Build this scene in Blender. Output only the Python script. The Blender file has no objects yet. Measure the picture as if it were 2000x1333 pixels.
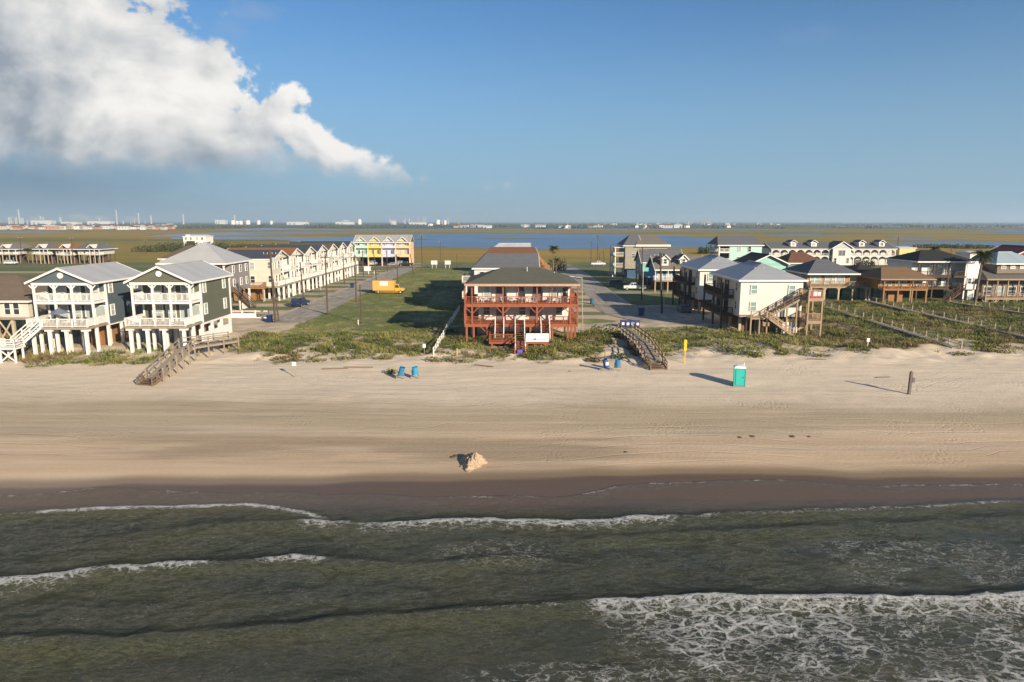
import bpy, math, random
import numpy as np
from mathutils import Vector
R = math.radians
random.seed(7); rng = np.random.default_rng(7)
scene = bpy.context.scene
col = scene.collection

# ------------------------------------------------------------ camera
F = 1333.3; CH = 18.5; PITCH = math.atan((666.5-433)/F)
cam_d = bpy.data.cameras.new('camera'); cam = bpy.data.objects.new('camera', cam_d); col.objects.link(cam)
cam_d.sensor_width = 36; cam_d.lens = 36*F/2000; cam_d.clip_start = .5; cam_d.clip_end = 90000
cam.location = (0, 0, CH); cam.rotation_euler = (R(90)-PITCH, 0, 0); scene.camera = cam

# ------------------------------------------------------------ sky, sun, exposure
SUN_EL = R(18.5); SUN_AZ = math.atan2(.6, -.8)
SDIR = Vector((math.sin(SUN_AZ)*math.cos(SUN_EL), math.cos(SUN_AZ)*math.cos(SUN_EL), math.sin(SUN_EL)))
world = bpy.data.worlds.new('World'); scene.world = world; world.use_nodes = True
wt = world.node_tree; wn = wt.nodes; wn.clear()

class N:
    """tiny node helper"""
    def __init__(s, tree): s.t = tree
    def n(s, typ, **kw):
        nd = s.t.nodes.new(typ)
        for k, v in kw.items():
            if k == 'i':
                for a, b in v.items():
                    sock = nd.inputs[a]
                    if hasattr(b, 'is_linked') or hasattr(b, 'links'): s.t.links.new(b, sock)
                    else: sock.default_value = b
            else: setattr(nd, k, v)
        return nd
    def m(s, op, a, b=None, c=None, clamp=False):
        nd = s.t.nodes.new('ShaderNodeMath'); nd.operation = op; nd.use_clamp = clamp
        for k, v in enumerate((a, b, c)):
            if v is None: continue
            if hasattr(v, 'links'): s.t.links.new(v, nd.inputs[k])
            else: nd.inputs[k].default_value = v
        return nd.outputs[0]
    def sm(s, v, a, b, lo=0., hi=1.):
        nd = s.n('ShaderNodeMapRange', interpolation_type='SMOOTHSTEP', i={0: v, 1: a, 2: b, 3: lo, 4: hi}); return nd.outputs[0]
    def lin(s, v, a, b, lo=0., hi=1.):
        nd = s.n('ShaderNodeMapRange', i={0: v, 1: a, 2: b, 3: lo, 4: hi}); return nd.outputs[0]
    def mix(s, f, a, b, mode='MIX'):
        nd = s.n('ShaderNodeMix', data_type='RGBA', blend_type=mode)
        for k, v in ((0, f), (6, a), (7, b)):
            if hasattr(v, 'links'): s.t.links.new(v, nd.inputs[k])
            else: nd.inputs[k].default_value = v if not isinstance(v, tuple) or len(v) == 4 else (*v, 1)
        return nd.outputs[2]
    def noise(s, vec, scale, detail=4, rough=.55, dist=0., d2=True):
        nd = s.n('ShaderNodeTexNoise', noise_dimensions='2D' if d2 else '3D', i={'Vector': vec, 'Scale': scale, 'Detail': detail, 'Roughness': rough, 'Distortion': dist}); return nd.outputs[0]
    def mapv(s, vec, sc=(1, 1, 1), rot=(0, 0, 0), loc=(0, 0, 0)):
        nd = s.n('ShaderNodeMapping', i={0: vec, 1: loc, 2: rot, 3: sc}); return nd.outputs[0]
    def curve(s, v, pts):
        nd = s.n('ShaderNodeFloatCurve', i={1: v}); c = nd.mapping.curves[0]
        while len(c.points) < len(pts): c.points.new(.5, .5)
        for p, q in zip(c.points, pts): p.location = q; p.handle_type = 'AUTO_CLAMPED'
        nd.mapping.update(); return nd.outputs[0]
    def link(s, a, b): s.t.links.new(a, b)

w = N(wt)
sky = w.n('ShaderNodeTexSky', sky_type='NISHITA', sun_disc=False, sun_elevation=SUN_EL, sun_rotation=SUN_AZ, altitude=0, air_density=1.0, dust_density=.25, ozone_density=2.6)
tc = w.n('ShaderNodeTexCoord').outputs['Generated']
sx = w.n('ShaderNodeSeparateXYZ', i={0: tc})
az = w.m('ARCTAN2', sx.outputs[0], sx.outputs[1])            # 0 = inland, negative = west
el = w.m('ARCSINE', sx.outputs[2])
ae = w.n('ShaderNodeCombineXYZ', i={0: az, 1: el, 2: 0.}).outputs[0]
# a bank of cumulus to the west: its top as a function of azimuth (-2.2 .. 0 rad)
ca = w.lin(az, -2.2, 0.2)
def cpt(a, e): return ((a+2.2)/2.4, e/.8)
TOP = [cpt(-2.2, .02), cpt(-1.9, .2), cpt(-1.5, .5), cpt(-1.1, .62), cpt(-.75, .55), cpt(-.64, .44), cpt(-.57, .345), cpt(-.515, .285), cpt(-.46, .256), cpt(-.405, .245), cpt(-.38, .225), cpt(-.33, .172), cpt(-.285, .148), cpt(-.26, .112), cpt(-.20, .082), cpt(-.155, .068), cpt(-.13, .03), cpt(.2, .0)]
def cloud(vec_az, vec_el, vec):
    n1 = w.noise(w.mapv(vec, (1, 1.35, 1)), 7.0, 7, .56, .25)
    n2 = w.noise(w.mapv(vec, (1, 1.2, 1), loc=(3.1, 1.7, 0)), 26.0, 5, .6)
    bump = w.m('ADD', w.m('MULTIPLY', w.m('SUBTRACT', n1, .47), .20), w.m('MULTIPLY', w.m('SUBTRACT', n2, .5), .10))
    wp = w.n('ShaderNodeVectorMath', operation='ADD', i={0: vec, 1: w.n('ShaderNodeCombineXYZ', i={0: w.m('MULTIPLY', n1, .07), 1: w.m('MULTIPLY', n2, .03), 2: 0.}).outputs[0]}).outputs[0]
    v1 = w.n('ShaderNodeTexVoronoi', voronoi_dimensions='2D', feature='SMOOTH_F1', i={'Vector': wp, 'Scale': 15., 'Smoothness': .35}).outputs['Distance']
    v2 = w.n('ShaderNodeTexVoronoi', voronoi_dimensions='2D', feature='SMOOTH_F1', i={'Vector': wp, 'Scale': 38., 'Smoothness': .3}).outputs['Distance']
    puff = w.m('ADD', w.m('MULTIPLY', w.m('SUBTRACT', .42, v1), .05), w.m('MULTIPLY', w.m('SUBTRACT', .42, v2), .028))
    bump = w.m('ADD', bump, puff)
    top = w.m('MULTIPLY', w.curve(w.lin(w.m('ADD', vec_az, w.m('MULTIPLY', w.m('SUBTRACT', n1, .5), .05)), -2.2, .2), TOP), .8)
    up = w.m('ADD', w.m('SUBTRACT', top, vec_el), bump)       # > 0 inside, below the top
    base = w.m('ADD', w.m('SUBTRACT', vec_el, .072), w.m('MULTIPLY', bump, .28))
    return up, base, n1, n2, puff
up, base, n1, n2, pf1 = cloud(az, el, ae)
dens = w.m('MULTIPLY', w.sm(up, -.004, .022), w.sm(base, -.022, .024))
# light from the upper right behind the viewer: compare with a point nearer to it
off = w.n('ShaderNodeVectorMath', operation='ADD', i={0: ae, 1: (.016, .012, 0)}).outputs[0]
so = w.n('ShaderNodeSeparateXYZ', i={0: off})
up2, base2, n1b, n2b, pf2 = cloud(so.outputs[0], so.outputs[1], off)
relief = w.m('ADD', w.m('MULTIPLY', w.m('SUBTRACT', pf1, pf2), 5.), w.m('MULTIPLY', w.m('SUBTRACT', n1, n1b), 1.6))
thick = w.sm(up, .0, .26)
big = w.noise(w.mapv(ae, (.8, 1.6, 1), loc=(1.3, .4, 0)), 4.2, 4, .55)
lit = w.m('ADD', w.m('SUBTRACT', w.m('ADD', .70, relief), w.m('MULTIPLY', thick, .42)), w.m('MULTIPLY', w.m('SUBTRACT', big, .5), 1.7))
lowlit = w.m('MULTIPLY', w.sm(base, .012, .07), w.sm(base, .16, .07)) 
lit = w.m('ADD', lit, w.m('MULTIPLY', lowlit, .22), clamp=True)
lit = w.m('MULTIPLY', lit, w.sm(base, -.01, .03, .55, 1.))
CLOUD_HI = (8.6, 8.3, 7.9); CLOUD_LO = (2.7, 3.15, 3.7)
ccol = w.mix(lit, CLOUD_LO, CLOUD_HI)
# grey rain veil hanging under the bank, and thin grey scraps elsewhere in the sky
veil = w.m('MULTIPLY', w.m('MULTIPLY', w.sm(az, -.22, -.62), w.sm(az, -2.1, -1.6)), w.sm(el, .13, .05))
veil = w.m('MULTIPLY', veil, w.m('ADD', .74, w.m('MULTIPLY', w.m('SUBTRACT', w.noise(w.mapv(ae, (1, 3.2, 1)), 6., 5, .55), .5), .8)))
gn = w.noise(w.mapv(ae, (1, 2.0, 1), loc=(.76, .1, 0)), 3.3, 5, .58)
scrap = w.m('MULTIPLY', w.sm(gn, .60, .75), w.sm(el, .2, .34))
tint = w.n('ShaderNodeVectorMath', operation='MULTIPLY', i={0: sky.outputs[0], 1: (.50, .75, .97)}).outputs[0]
skyc = w.mix(w.sm(el, .30, .0, 0., .85), tint, (2.3, 3.7, 5.0))
c1 = w.mix(w.m('MULTIPLY', scrap, .75), skyc, (4.2, 4.5, 4.8))
c1 = w.mix(veil, c1, (1.3, 2.1, 3.1))
c2 = w.mix(dens, c1, ccol)
bg = w.n('ShaderNodeBackground', i={0: c2, 1: .06})
wo = w.n('ShaderNodeOutputWorld', i={0: bg.outputs[0]})

sun_d = bpy.data.lights.new('sun', 'SUN'); sun = bpy.data.objects.new('sun', sun_d); col.objects.link(sun)
sun_d.energy = 4.4; sun_d.angle = R(.6); sun_d.color = (1, .85, .65)
sun.rotation_euler = (-SDIR).to_track_quat('-Z', 'Y').to_euler(); sun.location = (60, -80, 60)
vs = scene.view_settings; vs.view_transform = 'Standard'; vs.look = 'None'; vs.gamma = 1; vs.use_curve_mapping = False
vs.exposure = .95
scene.cycles.max_bounces = 5; scene.cycles.diffuse_bounces = 2; scene.cycles.glossy_bounces = 2; scene.cycles.volume_bounces = 1
scene.cycles.use_denoising = True; scene.cycles.sample_clamp_indirect = 4

# ------------------------------------------------------------ pixel <-> place
CP, SP = math.cos(PITCH), math.sin(PITCH)
PY = [-4000, 15, 36, 43.5, 48, 60, 75, 82, 90, 100, 236, 262, 300, 60000]
PZ = [-6, -2.6, -.7, 0.0, .28, .75, 1.15, 1.4, 1.72, 1.8, 1.8, 1.5, .3, .3]
def zprof(y): return np.interp(y, PY, PZ)
def ray(px, py):
    r = (px-1000)/F; u = -(py-666.5)/F
    return r, CP+u*SP, -SP+u*CP
def gp(px, py, z=None):                      # the ground point seen at a pixel
    r, y, zz = ray(px, py); zg = 1.5 if z is None else z
    for _ in range(20):
        t = (zg-CH)/zz
        if z is None: zg = .5*zg+.5*float(zprof(y*t))
    return r*t, y*t, zg
def fx(px, py, Y): r, y, zz = ray(px, py); return r*Y/y
def fz(py, Y): r, y, zz = ray(1000, py); return CH+zz*Y/y
def topx(x, y, z):                           # numpy: place -> pixel
    dz = z-CH; dep = np.maximum(y*CP-dz*SP, 1e-3); upv = y*SP+dz*CP
    return 1000+F*x/dep, 666.5-F*upv/dep

# ------------------------------------------------------------ numpy noise
_tab = rng.random((256, 256)).astype(np.float32)
def vnoise(x, y):
    xi = np.floor(x).astype(int); yi = np.floor(y).astype(int); fx_ = x-xi; fy_ = y-yi
    fx_ = fx_*fx_*(3-2*fx_); fy_ = fy_*fy_*(3-2*fy_)
    a = _tab[xi % 256, yi % 256]; b = _tab[(xi+1) % 256, yi % 256]; c = _tab[xi % 256, (yi+1) % 256]; d = _tab[(xi+1) % 256, (yi+1) % 256]
    return a*(1-fx_)*(1-fy_)+b*fx_*(1-fy_)+c*(1-fx_)*fy_+d*fx_*fy_
def fbm(x, y, o=4):
    s = 0; a = .5; tot = 0
    for k in range(o): s = s+a*vnoise(x*2**k+17.3*k, y*2**k+9.1*k); tot += a; a *= .5
    return s/tot
def sstep(v, a, b): t = np.clip((v-a)/(b-a), 0, 1); return t*t*(3-2*t)
def inpoly(px, py, poly):
    r = np.zeros(px.shape, bool); n = len(poly); j = n-1
    for i in range(n):
        xi, yi = poly[i]; xj, yj = poly[j]
        c = ((yi > py) != (yj > py)) & (px < (xj-xi)*(py-yi)/(yj-yi+1e-9)+xi); r ^= c; j = i
    return r

# ------------------------------------------------------------ materials
MATS = {}
def newmat(name):
    m = bpy.data.materials.new(name); m.use_nodes = True; t = m.node_tree; t.nodes.clear(); k = N(t)
    b = k.n('ShaderNodeBsdfPrincipled'); o = k.n('ShaderNodeOutputMaterial', i={0: b.outputs[0]}); return m, k, b
def mat(name, c, rough=.75, var=.16, scale=.9, stripe=None, metal=0., spec=.35, bump=.0, streak=True):
    if name in MATS: return MATS[name]
    m, k, b = newmat(name); pos = k.n('ShaderNodeNewGeometry').outputs['Position']
    n1 = k.noise(pos, scale, 4, .6, d2=False); n2 = k.noise(k.mapv(pos, (3.5, 3.5, .35)), 1.1, 3, .6, d2=False)
    f = k.m('ADD', k.m('MULTIPLY', k.m('SUBTRACT', n1, .5), var*2), k.m('MULTIPLY', k.m('SUBTRACT', n2, .5), var*1.6 if streak else 0.))
    fac = k.m('ADD', 1., f)
    h = None
    if stripe:
        axis, per, amt = stripe
        s = k.n('ShaderNodeSeparateXYZ', i={0: pos}).outputs['XYZ'.index(axis)]
        fr = k.m('FRACT', k.m('DIVIDE', s, per)); ln = k.sm(k.m('ABSOLUTE', k.m('SUBTRACT', fr, .5)), .36, .5)
        fac = k.m('MULTIPLY', fac, k.m('SUBTRACT', 1., k.m('MULTIPLY', ln, amt))); h = ln
        cell = k.n('ShaderNodeTexWhiteNoise', noise_dimensions='1D', i={1: k.m('FLOOR', k.m('DIVIDE', s, per))}).outputs[0]
        fac = k.m('MULTIPLY', fac, k.m('ADD', 1-amt*.3, k.m('MULTIPLY', cell, amt*.6)))
    cm = k.n('ShaderNodeVectorMath', operation='SCALE', i={0: c, 3: fac})
    k.link(cm.outputs[0], b.inputs['Base Color']); b.inputs['Roughness'].default_value = rough
    b.inputs['Metallic'].default_value = metal; b.inputs['Specular IOR Level'].default_value = spec
    if h is not None or bump:
        hh = k.m('MULTIPLY', h, -.5) if h is not None else k.noise(pos, 6., 3, .6, d2=False)
        bp_ = k.n('ShaderNodeBump', i={'Height': hh, 'Strength': .4, 'Distance': bump or .02}); k.link(bp_.outputs[0], b.inputs['Normal'])
    MATS[name] = m; return m
def siding(name, c): return mat('siding_'+name, c, .7, .12, .5, ('Z', .2, .16))
def metalroof(name, c, axis): return mat('metal_roof_'+name+axis, c, .45, .10, .4, (axis, .6, .18), .0, .5, .03, False)
def shingle(name, c): return mat('shingle_'+name, c, .9, .24, 1.6, ('Z', .16, .14), 0, .2, .03, False)
def wood(name, c): return mat('wood_'+name, c, .85, .26, 2.2)
def paint(name, c, r=.6): return mat('paint_'+name, c, r, .09, 1.3)
WHITE = paint('white', (.66, .645, .61)); OFFW = paint('off_white', (.55, .53, .49))
GLASS = mat('glass', (.035, .045, .05), .08, .2, .3, spec=.6); CURT = mat('glass_with_blind', (.30, .34, .33), .15, .25, .5, spec=.55)
HALF = mat('glass_half_blind', (.12, .13, .13), .12, .5, 2.2, spec=.6)
DARK = mat('dark_void', (.025, .024, .022), .8); CONC = mat('concrete', (.33, .30, .26), .9, .2, .35)
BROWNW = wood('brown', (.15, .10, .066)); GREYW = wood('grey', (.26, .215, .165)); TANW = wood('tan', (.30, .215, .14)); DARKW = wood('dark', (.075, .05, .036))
ORANGEW = wood('orange', (.26, .135, .06)); REDW = wood('red_stain', (.25, .078, .040)); POLEW = wood('pole', (.075, .055, .042))

# ------------------------------------------------------------ mesh builders
LOC = {}
def thing(name, label, cat, loc=(0, 0, 0), group=None, rz=0):
    o = bpy.data.objects.new(name, None); col.objects.link(o); o.empty_display_size = .2
    o.location = loc; o.rotation_euler = (0, 0, rz); o['label'] = label; o['category'] = cat
    if group: o['group'] = group
    LOC[o.name] = Vector(loc); return o
def tag(o, label, cat, group=None):
    o['label'] = label; o['category'] = cat
    if group: o['group'] = group
    return o
def origin(p): return LOC.get(p.name, Vector((0, 0, 0))) if p else Vector((0, 0, 0))
class MB:
    def __init__(s): s.v = []; s.f = []
    def box(s, x0, x1, y0, y1, z0, z1):
        n = len(s.v); s.v += [(x0, y0, z0), (x1, y0, z0), (x1, y1, z0), (x0, y1, z0), (x0, y0, z1), (x1, y0, z1), (x1, y1, z1), (x0, y1, z1)]
        s.f += [(n, n+3, n+2, n+1), (n+4, n+5, n+6, n+7), (n, n+1, n+5, n+4), (n+1, n+2, n+6, n+5), (n+2, n+3, n+7, n+6), (n+3, n, n+4, n+7)]; return s
    def beam(s, a, b, w, h):
        a = Vector(a); b = Vector(b); d = (b-a).normalized()
        up = Vector((0, 0, 1)) if abs(d.z) < .95 else Vector((0, 1, 0))
        sd = d.cross(up).normalized()*(w/2); u = sd.cross(d).normalized()*(h/2); n = len(s.v)
        for p in (a, b): s.v += [tuple(p-sd-u), tuple(p+sd-u), tuple(p+sd+u), tuple(p-sd+u)]
        s.f += [(n, n+1, n+2, n+3), (n+7, n+6, n+5, n+4)]+[(n+(i+1) % 4, n+i, n+4+i, n+4+(i+1) % 4) for i in range(4)]; return s
    def cyl(s, a, b, r0, r1=None, k=8, cap=True):
        r1 = r0 if r1 is None else r1; a = Vector(a); b = Vector(b); d = (b-a).normalized()
        up = Vector((0, 0, 1)) if abs(d.z) < .95 else Vector((1, 0, 0)); sd = d.cross(up).normalized(); u = sd.cross(d).normalized(); n = len(s.v)
        for p, r in ((a, r0), (b, r1)):
            for i in range(k): t = 2*math.pi*i/k; s.v.append(tuple(p+sd*(r*math.cos(t))+u*(r*math.sin(t))))
        for i in range(k): j = (i+1) % k; s.f.append((n+j, n+i, n+k+i, n+k+j))
        if cap: s.f += [tuple(range(n, n+k)), tuple(range(n+2*k-1, n+k-1, -1))]
        return s
    def poly(s, pts, th):                     # prism: polygon pushed along vector th
        n = len(s.v); k = len(pts); th = Vector(th)
        s.v += [tuple(p) for p in pts]+[tuple(Vector(p)+th) for p in pts]
        s.f += [tuple(range(n, n+k)), tuple(range(n+2*k-1, n+k-1, -1))]+[(n+(i+1) % k, n+i, n+k+i, n+k+(i+1) % k) for i in range(k)]; return s
    def face(s, pts): n = len(s.v); s.v += [tuple(p) for p in pts]; s.f.append(tuple(range(n, n+len(pts)))); return s
    def mesh(s, name, m, off=Vector((0, 0, 0)), smooth=False):
        me = bpy.data.meshes.new(name); me.from_pydata([(x-off.x, y-off.y, z-off.z) for x, y, z in s.v], [], s.f)
        if m: me.materials.append(m)
        if smooth: me.polygons.foreach_set('use_smooth', [True]*len(me.polygons))
        return me
    def build(s, name, m, parent=None, smooth=False):
        me = s.mesh(name, m, origin(parent), smooth); o = bpy.data.objects.new(name, me); col.objects.link(o)
        if parent: o.parent = parent
        return o
def put(name, me, loc, parent=None, rz=0):    # an object from shared mesh data, loc in world terms
    o = bpy.data.objects.new(name, me); col.objects.link(o); o.location = Vector(loc)-origin(parent); o.rotation_euler = (0, 0, rz)
    if parent: o.parent = parent
    return o
def bp(name, parent, m, *b): return MB().box(*b).build(name, m, parent)
CACHE = {}
def cached(key, fn):
    if key not in CACHE: CACHE[key] = fn()
    return CACHE[key]
def post(parent, x, y, z0, z1, s=.28, m=WHITE, name='post'):
    h = round(z1-z0, 2); me = cached(('post', h, s, m.name), lambda: MB().box(-s/2, s/2, -s/2, s/2, 0, h).mesh('post', m))
    return put(name, me, (x, y, z0), parent)
FACE = {'S': 0., 'E': R(90), 'N': R(180), 'W': R(-90)}
def window(parent, face, x, y, z, ww, hh, pane=None, fm=None, name='window', mull=True):
    """centre of the window on a wall face; the pane lies in its frame"""
    pane = pane or random.choice((GLASS, GLASS, CURT, HALF)); fm = fm or WHITE
    me = cached(('pane', ww, hh, pane.name), lambda: MB().box(-ww/2, ww/2, -.03, .05, -hh/2, hh/2).mesh('pane', pane))
    def fr():
        b = MB(); t = .1
        b.box(-ww/2-t, -ww/2, -.08, .05, -hh/2-t, hh/2+t).box(ww/2, ww/2+t, -.08, .05, -hh/2-t, hh/2+t)
        b.box(-ww/2, ww/2, -.078, .05, hh/2, hh/2+t).box(-ww/2, ww/2, -.078, .05, -hh/2-t, -hh/2)
        if mull:
            if ww > 1.6: b.box(-.04, .04, -.06, .04, -hh/2, hh/2)
            else: b.box(-ww/2, ww/2, -.06, .04, -.035, .035)
        return b.mesh('frame', fm)
    fme = cached(('frame', ww, hh, fm.name, mull), fr)
    o = put(name, me, (x, y, z), parent, FACE[face]); f = bpy.data.objects.new('frame', fme); col.objects.link(f); f.parent = o
    return o
def railing(parent, a, b, m=WHITE, h=1.05, sp=.16, bw=.045, solid=False):
    a = Vector(a); b = Vector(b); L = (b-a).length; d = (b-a)/L; k = MB(); up = Vector((0, 0, 1))
    k.beam(a+up*h, b+up*h, .11, .09); k.beam(a+up*.12, b+up*.12, .07, .08)
    n = max(1, round(L/1.9))
    for i in range(n+1): p = a+d*(L*i/n); k.box(p.x-.055, p.x+.055, p.y-.055, p.y+.055, p.z-.02, p.z+h+.06)
    if solid: k.beam(a+up*(h*.55), b+up*(h*.55), .04, h*.8)
    elif sp > .5:
        for q in (.4, .7): k.beam(a+up*h*q, b+up*h*q, .04, .1)
    else:
        nb = int(L/sp)
        for i in range(nb): p = a+d*((i+.5)*sp); k.box(p.x-bw/2, p.x+bw/2, p.y-bw/2, p.y+bw/2, p.z+.15, p.z+h-.03)
    return k.build('railing', m, parent)
def deck(parent, x0, x1, y0, y1, z, m, rm=None, rails='', t=.28, h=1.05, sp=.16):
    bp('deck', parent, m, x0, x1, y0, y1, z-t, z); e = .08
    if 'S' in rails: railing(parent, (x0+e, y0+e, z), (x1-e, y0+e, z), rm, h, sp)
    if 'N' in rails: railing(parent, (x0+e, y1-e, z), (x1-e, y1-e, z), rm, h, sp)
    if 'W' in rails: railing(parent, (x0+e, y0+.25, z), (x0+e, y1-.25, z), rm, h, sp)
    if 'E' in rails: railing(parent, (x1-e, y0+.25, z), (x1-e, y1-.25, z), rm, h, sp)
def stairs(parent, a, b, width, n, m, rm=None, h=.95, sp=.5):
    """a bottom, b top (centre line)"""
    a = Vector(a); b = Vector(b); d = b-a; hd = Vector((d.x, d.y, 0)); run = hd.length; hd.normalize(); sd = Vector((-hd.y, hd.x, 0))*(width/2)
    st = run/n+.03; rz = math.atan2(hd.y, hd.x)
    me = cached(('tread', round(st, 2), round(width, 2), m.name), lambda: MB().box(-st/2, st/2, -width/2, width/2, -.06, 0).mesh('tread', m))
    for i in range(n): put('tread', me, a+d*((i+.5)/n)+Vector((0, 0, .05)), parent, rz)
    for s in (-1, 1):
        MB().beam(a+sd*s, b+sd*s, .07, .3).build('stringer', m, parent)
        if rm:
            k = MB(); up = Vector((0, 0, 1)); k.beam(a+sd*s+up*h, b+sd*s+up*h, .11, .11); k.beam(a+sd*s+up*h*.5, b+sd*s+up*h*.5, .06, .1)
            q = max(2, round(d.length/1.4))
            for i in range(q+1): p = a+sd*s+d*(i/q); k.box(p.x-.06, p.x+.06, p.y-.06, p.y+.06, p.z-.05, p.z+h+.05)
            k.build('railing', rm, parent)
def roof(parent, x0, x1, y0, y1, ze, zr, axis, m, i0=0., i1=0., t=.2, fascia=None):
    """eaves rectangle, ridge along axis, insets i0/i1 at its ends (0 = gable); a solid slab with fascia"""
    if axis == 'X': c = (y0+y1)/2; r0 = (x0+i0, c, zr); r1 = (x1-i1, c, zr); A, B, C, D = (x0, y0, ze), (x1, y0, ze), (x1, y1, ze), (x0, y1, ze)
    else: c = (x0+x1)/2; r0 = (c, y0+i0, zr); r1 = (c, y1-i1, zr); A, B, C, D = (x1, y0, ze), (x1, y1, ze), (x0, y1, ze), (x0, y0, ze)
    k = MB(); dn = Vector((0, 0, -t)); P = [A, B, C, D, r0, r1]; k.v = [tuple(p) for p in P]+[tuple(Vector(p)+dn) for p in P]
    k.f = [(0, 1, 5, 4), (2, 3, 4, 5), (3, 0, 4), (1, 2, 5)] if (i0 > 0 or i1 > 0) else [(0, 1, 5, 4), (2, 3, 4, 5)]
    if (i0 > 0) != (i1 > 0): k.f = [(0, 1, 5, 4), (2, 3, 4, 5)]+([(3, 0, 4)] if i0 > 0 else [(1, 2, 5)])
    bot = [tuple(6+i for i in reversed(f)) for f in k.f]; k.f += bot
    o = k.build('roof', m, parent)
    fm = fascia or WHITE; q = MB()
    def edge(a, b): a = Vector(a); b = Vector(b); q.beam(a+Vector((0, 0, -t*.5)), b+Vector((0, 0, -t*.5)), .09, t+.06)
    edge(A, B); edge(C, D)
    if i1 > 0: edge(B, C)
    else: edge(B, r1); edge(C, r1)
    if i0 > 0: edge(D, A)
    else: edge(A, r0); edge(D, r0)
    f = q.mesh('fascia', fm, origin(parent)); fo = bpy.data.objects.new('fascia', f); col.objects.link(fo); fo.parent = o
    if zr-ze > 1.0:
        rc = MB().beam(Vector(r0)+Vector((0, 0, .03)), Vector(r1)+Vector((0, 0, .03)), .28, .08).mesh('ridge_cap', m, origin(parent))
        ro = bpy.data.objects.new('ridge_cap', rc); col.objects.link(ro); ro.parent = o
    return o
def gable(parent, face, a0, a1, pos, ze, zr, m, t=.12):
    """triangular wall under a gable: face S/N spans x at y=pos, E/W spans y at x=pos"""
    c = (a0+a1)/2
    if face in 'SN': pts = [(a0, pos, ze), (a1, pos, ze), (c, pos, zr)]; th = (0, t if face == 'S' else -t, 0)
    else: pts = [(pos, a0, ze), (pos, a1, ze), (pos, c, zr)]; th = (-t if face == 'E' else t, 0, 0)
    return MB().poly(pts, th).build('gable', m, parent)
def vent_pipe(parent, x, y, z): MB().cyl((x, y, z-.2), (x, y, z+.45), .06, .06, 6).build('vent_pipe', OFFW, parent)

# ============================================================ ground
def axis_pts(fine0, fine1, step, far0, far1, g=1.35):
    a = list(np.arange(fine0, fine1+1e-6, step)); s = step; v = fine1
    while v < far1: s *= g; v = min(v+s, far1); a.append(v)
    s = step; v = fine0; b = []
    while v > far0: s *= g; v = max(v-s, far0); b.append(v)
    return np.array(b[::-1]+a)
def grid_obj(name, xs, ys, zf, m, attrs=None, smooth=True):
    X, Y = np.meshgrid(xs, ys); X = X.ravel(); Y = Y.ravel(); Z = zf(X, Y); nx, ny = len(xs), len(ys)
    me = bpy.data.meshes.new(name); me.vertices.add(nx*ny); me.vertices.foreach_set('co', np.stack([X, Y, Z], 1).astype(np.float32).ravel())
    i = np.arange((nx-1)*(ny-1)); a = (i//(nx-1))*nx+i % (nx-1); q = np.stack([a, a+1, a+nx+1, a+nx], 1).astype(np.int32)
    me.loops.add(q.size); me.loops.foreach_set('vertex_index', q.ravel()); me.polygons.add(len(q)); me.polygons.foreach_set('loop_start', np.arange(0, q.size, 4, dtype=np.int32))
    me.polygons.foreach_set('use_smooth', np.full(len(q), smooth)); me.update(calc_edges=True); me.materials.append(m)
    for k, fn in (attrs or {}).items():
        d = fn(X, Y, Z)
        if d.ndim == 2: at = me.attributes.new(k, 'FLOAT_COLOR', 'POINT'); at.data.foreach_set('color', np.concatenate([d, np.ones((len(d), 1))], 1).astype(np.float32).ravel())
        else: at = me.attributes.new(k, 'FLOAT', 'POINT'); at.data.foreach_set('value', d.astype(np.float32))
    o = bpy.data.objects.new(name, me); col.objects.link(o); return o

VEG_FRONT = [(-400, 705), (0, 708), (60, 716), (200, 720), (290, 712), (330, 690), (430, 690), (480, 700), (560, 716), (600, 706), (640, 696), (740, 700), (830, 692), (900, 702), (960, 708), (1080, 712), (1140, 706), (1170, 700), (1190, 690), (1240, 690), (1290, 690), (1400, 688), (1430, 698), (1500, 696), (1560, 690), (1690, 692), (1760, 690), (1800, 684), (1900, 690), (2000, 680), (2400, 676)]
def dunebump(x, y):
    a = sstep(y, 78, 88)*(1-sstep(y, 104, 125)*(1-sstep(x, 46, 52)*(1-sstep(y, 135, 150))))
    return a*((fbm(x*.16, y*.22, 3)-.45)*1.1+(fbm(x*.6+5, y*.6, 3)-.5)*.35)
def zground(x, y):
    z = zprof(y)+dunebump(x, y)
    b = sstep(y, 42, 50)*(1-sstep(y, 84, 92))
    z = z+b*((fbm(x*.05, y*.25, 3)-.5)*.16+(fbm(x*.9, y*.9, 2)-.5)*.05*sstep(y, 58, 68))
    return z
def zgs(x, y): return float(zground(np.array([float(x)]), np.array([float(y)]))[0])
vfx = np.array([p[0] for p in VEG_FRONT]); vfy = np.array([p[1] for p in VEG_FRONT])
SANDLOT_R = [(1120, 520), (1145, 560), (1140, 600), (1150, 640), (1215, 636), (1260, 650), (1330, 650), (1420, 654), (1500, 650), (1560, 640), (1540, 600), (1400, 600), (1330, 575), (1200, 550), (1150, 520)]
PATHS = [[(1150, 700), (1172, 690), (1200, 655), (1235, 650), (1225, 690), (1230, 712)], [(960, 712), (1000, 696), (1030, 696), (1040, 714)], [(1840, 660), (1900, 668), (1900, 692), (1850, 690)]]
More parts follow.
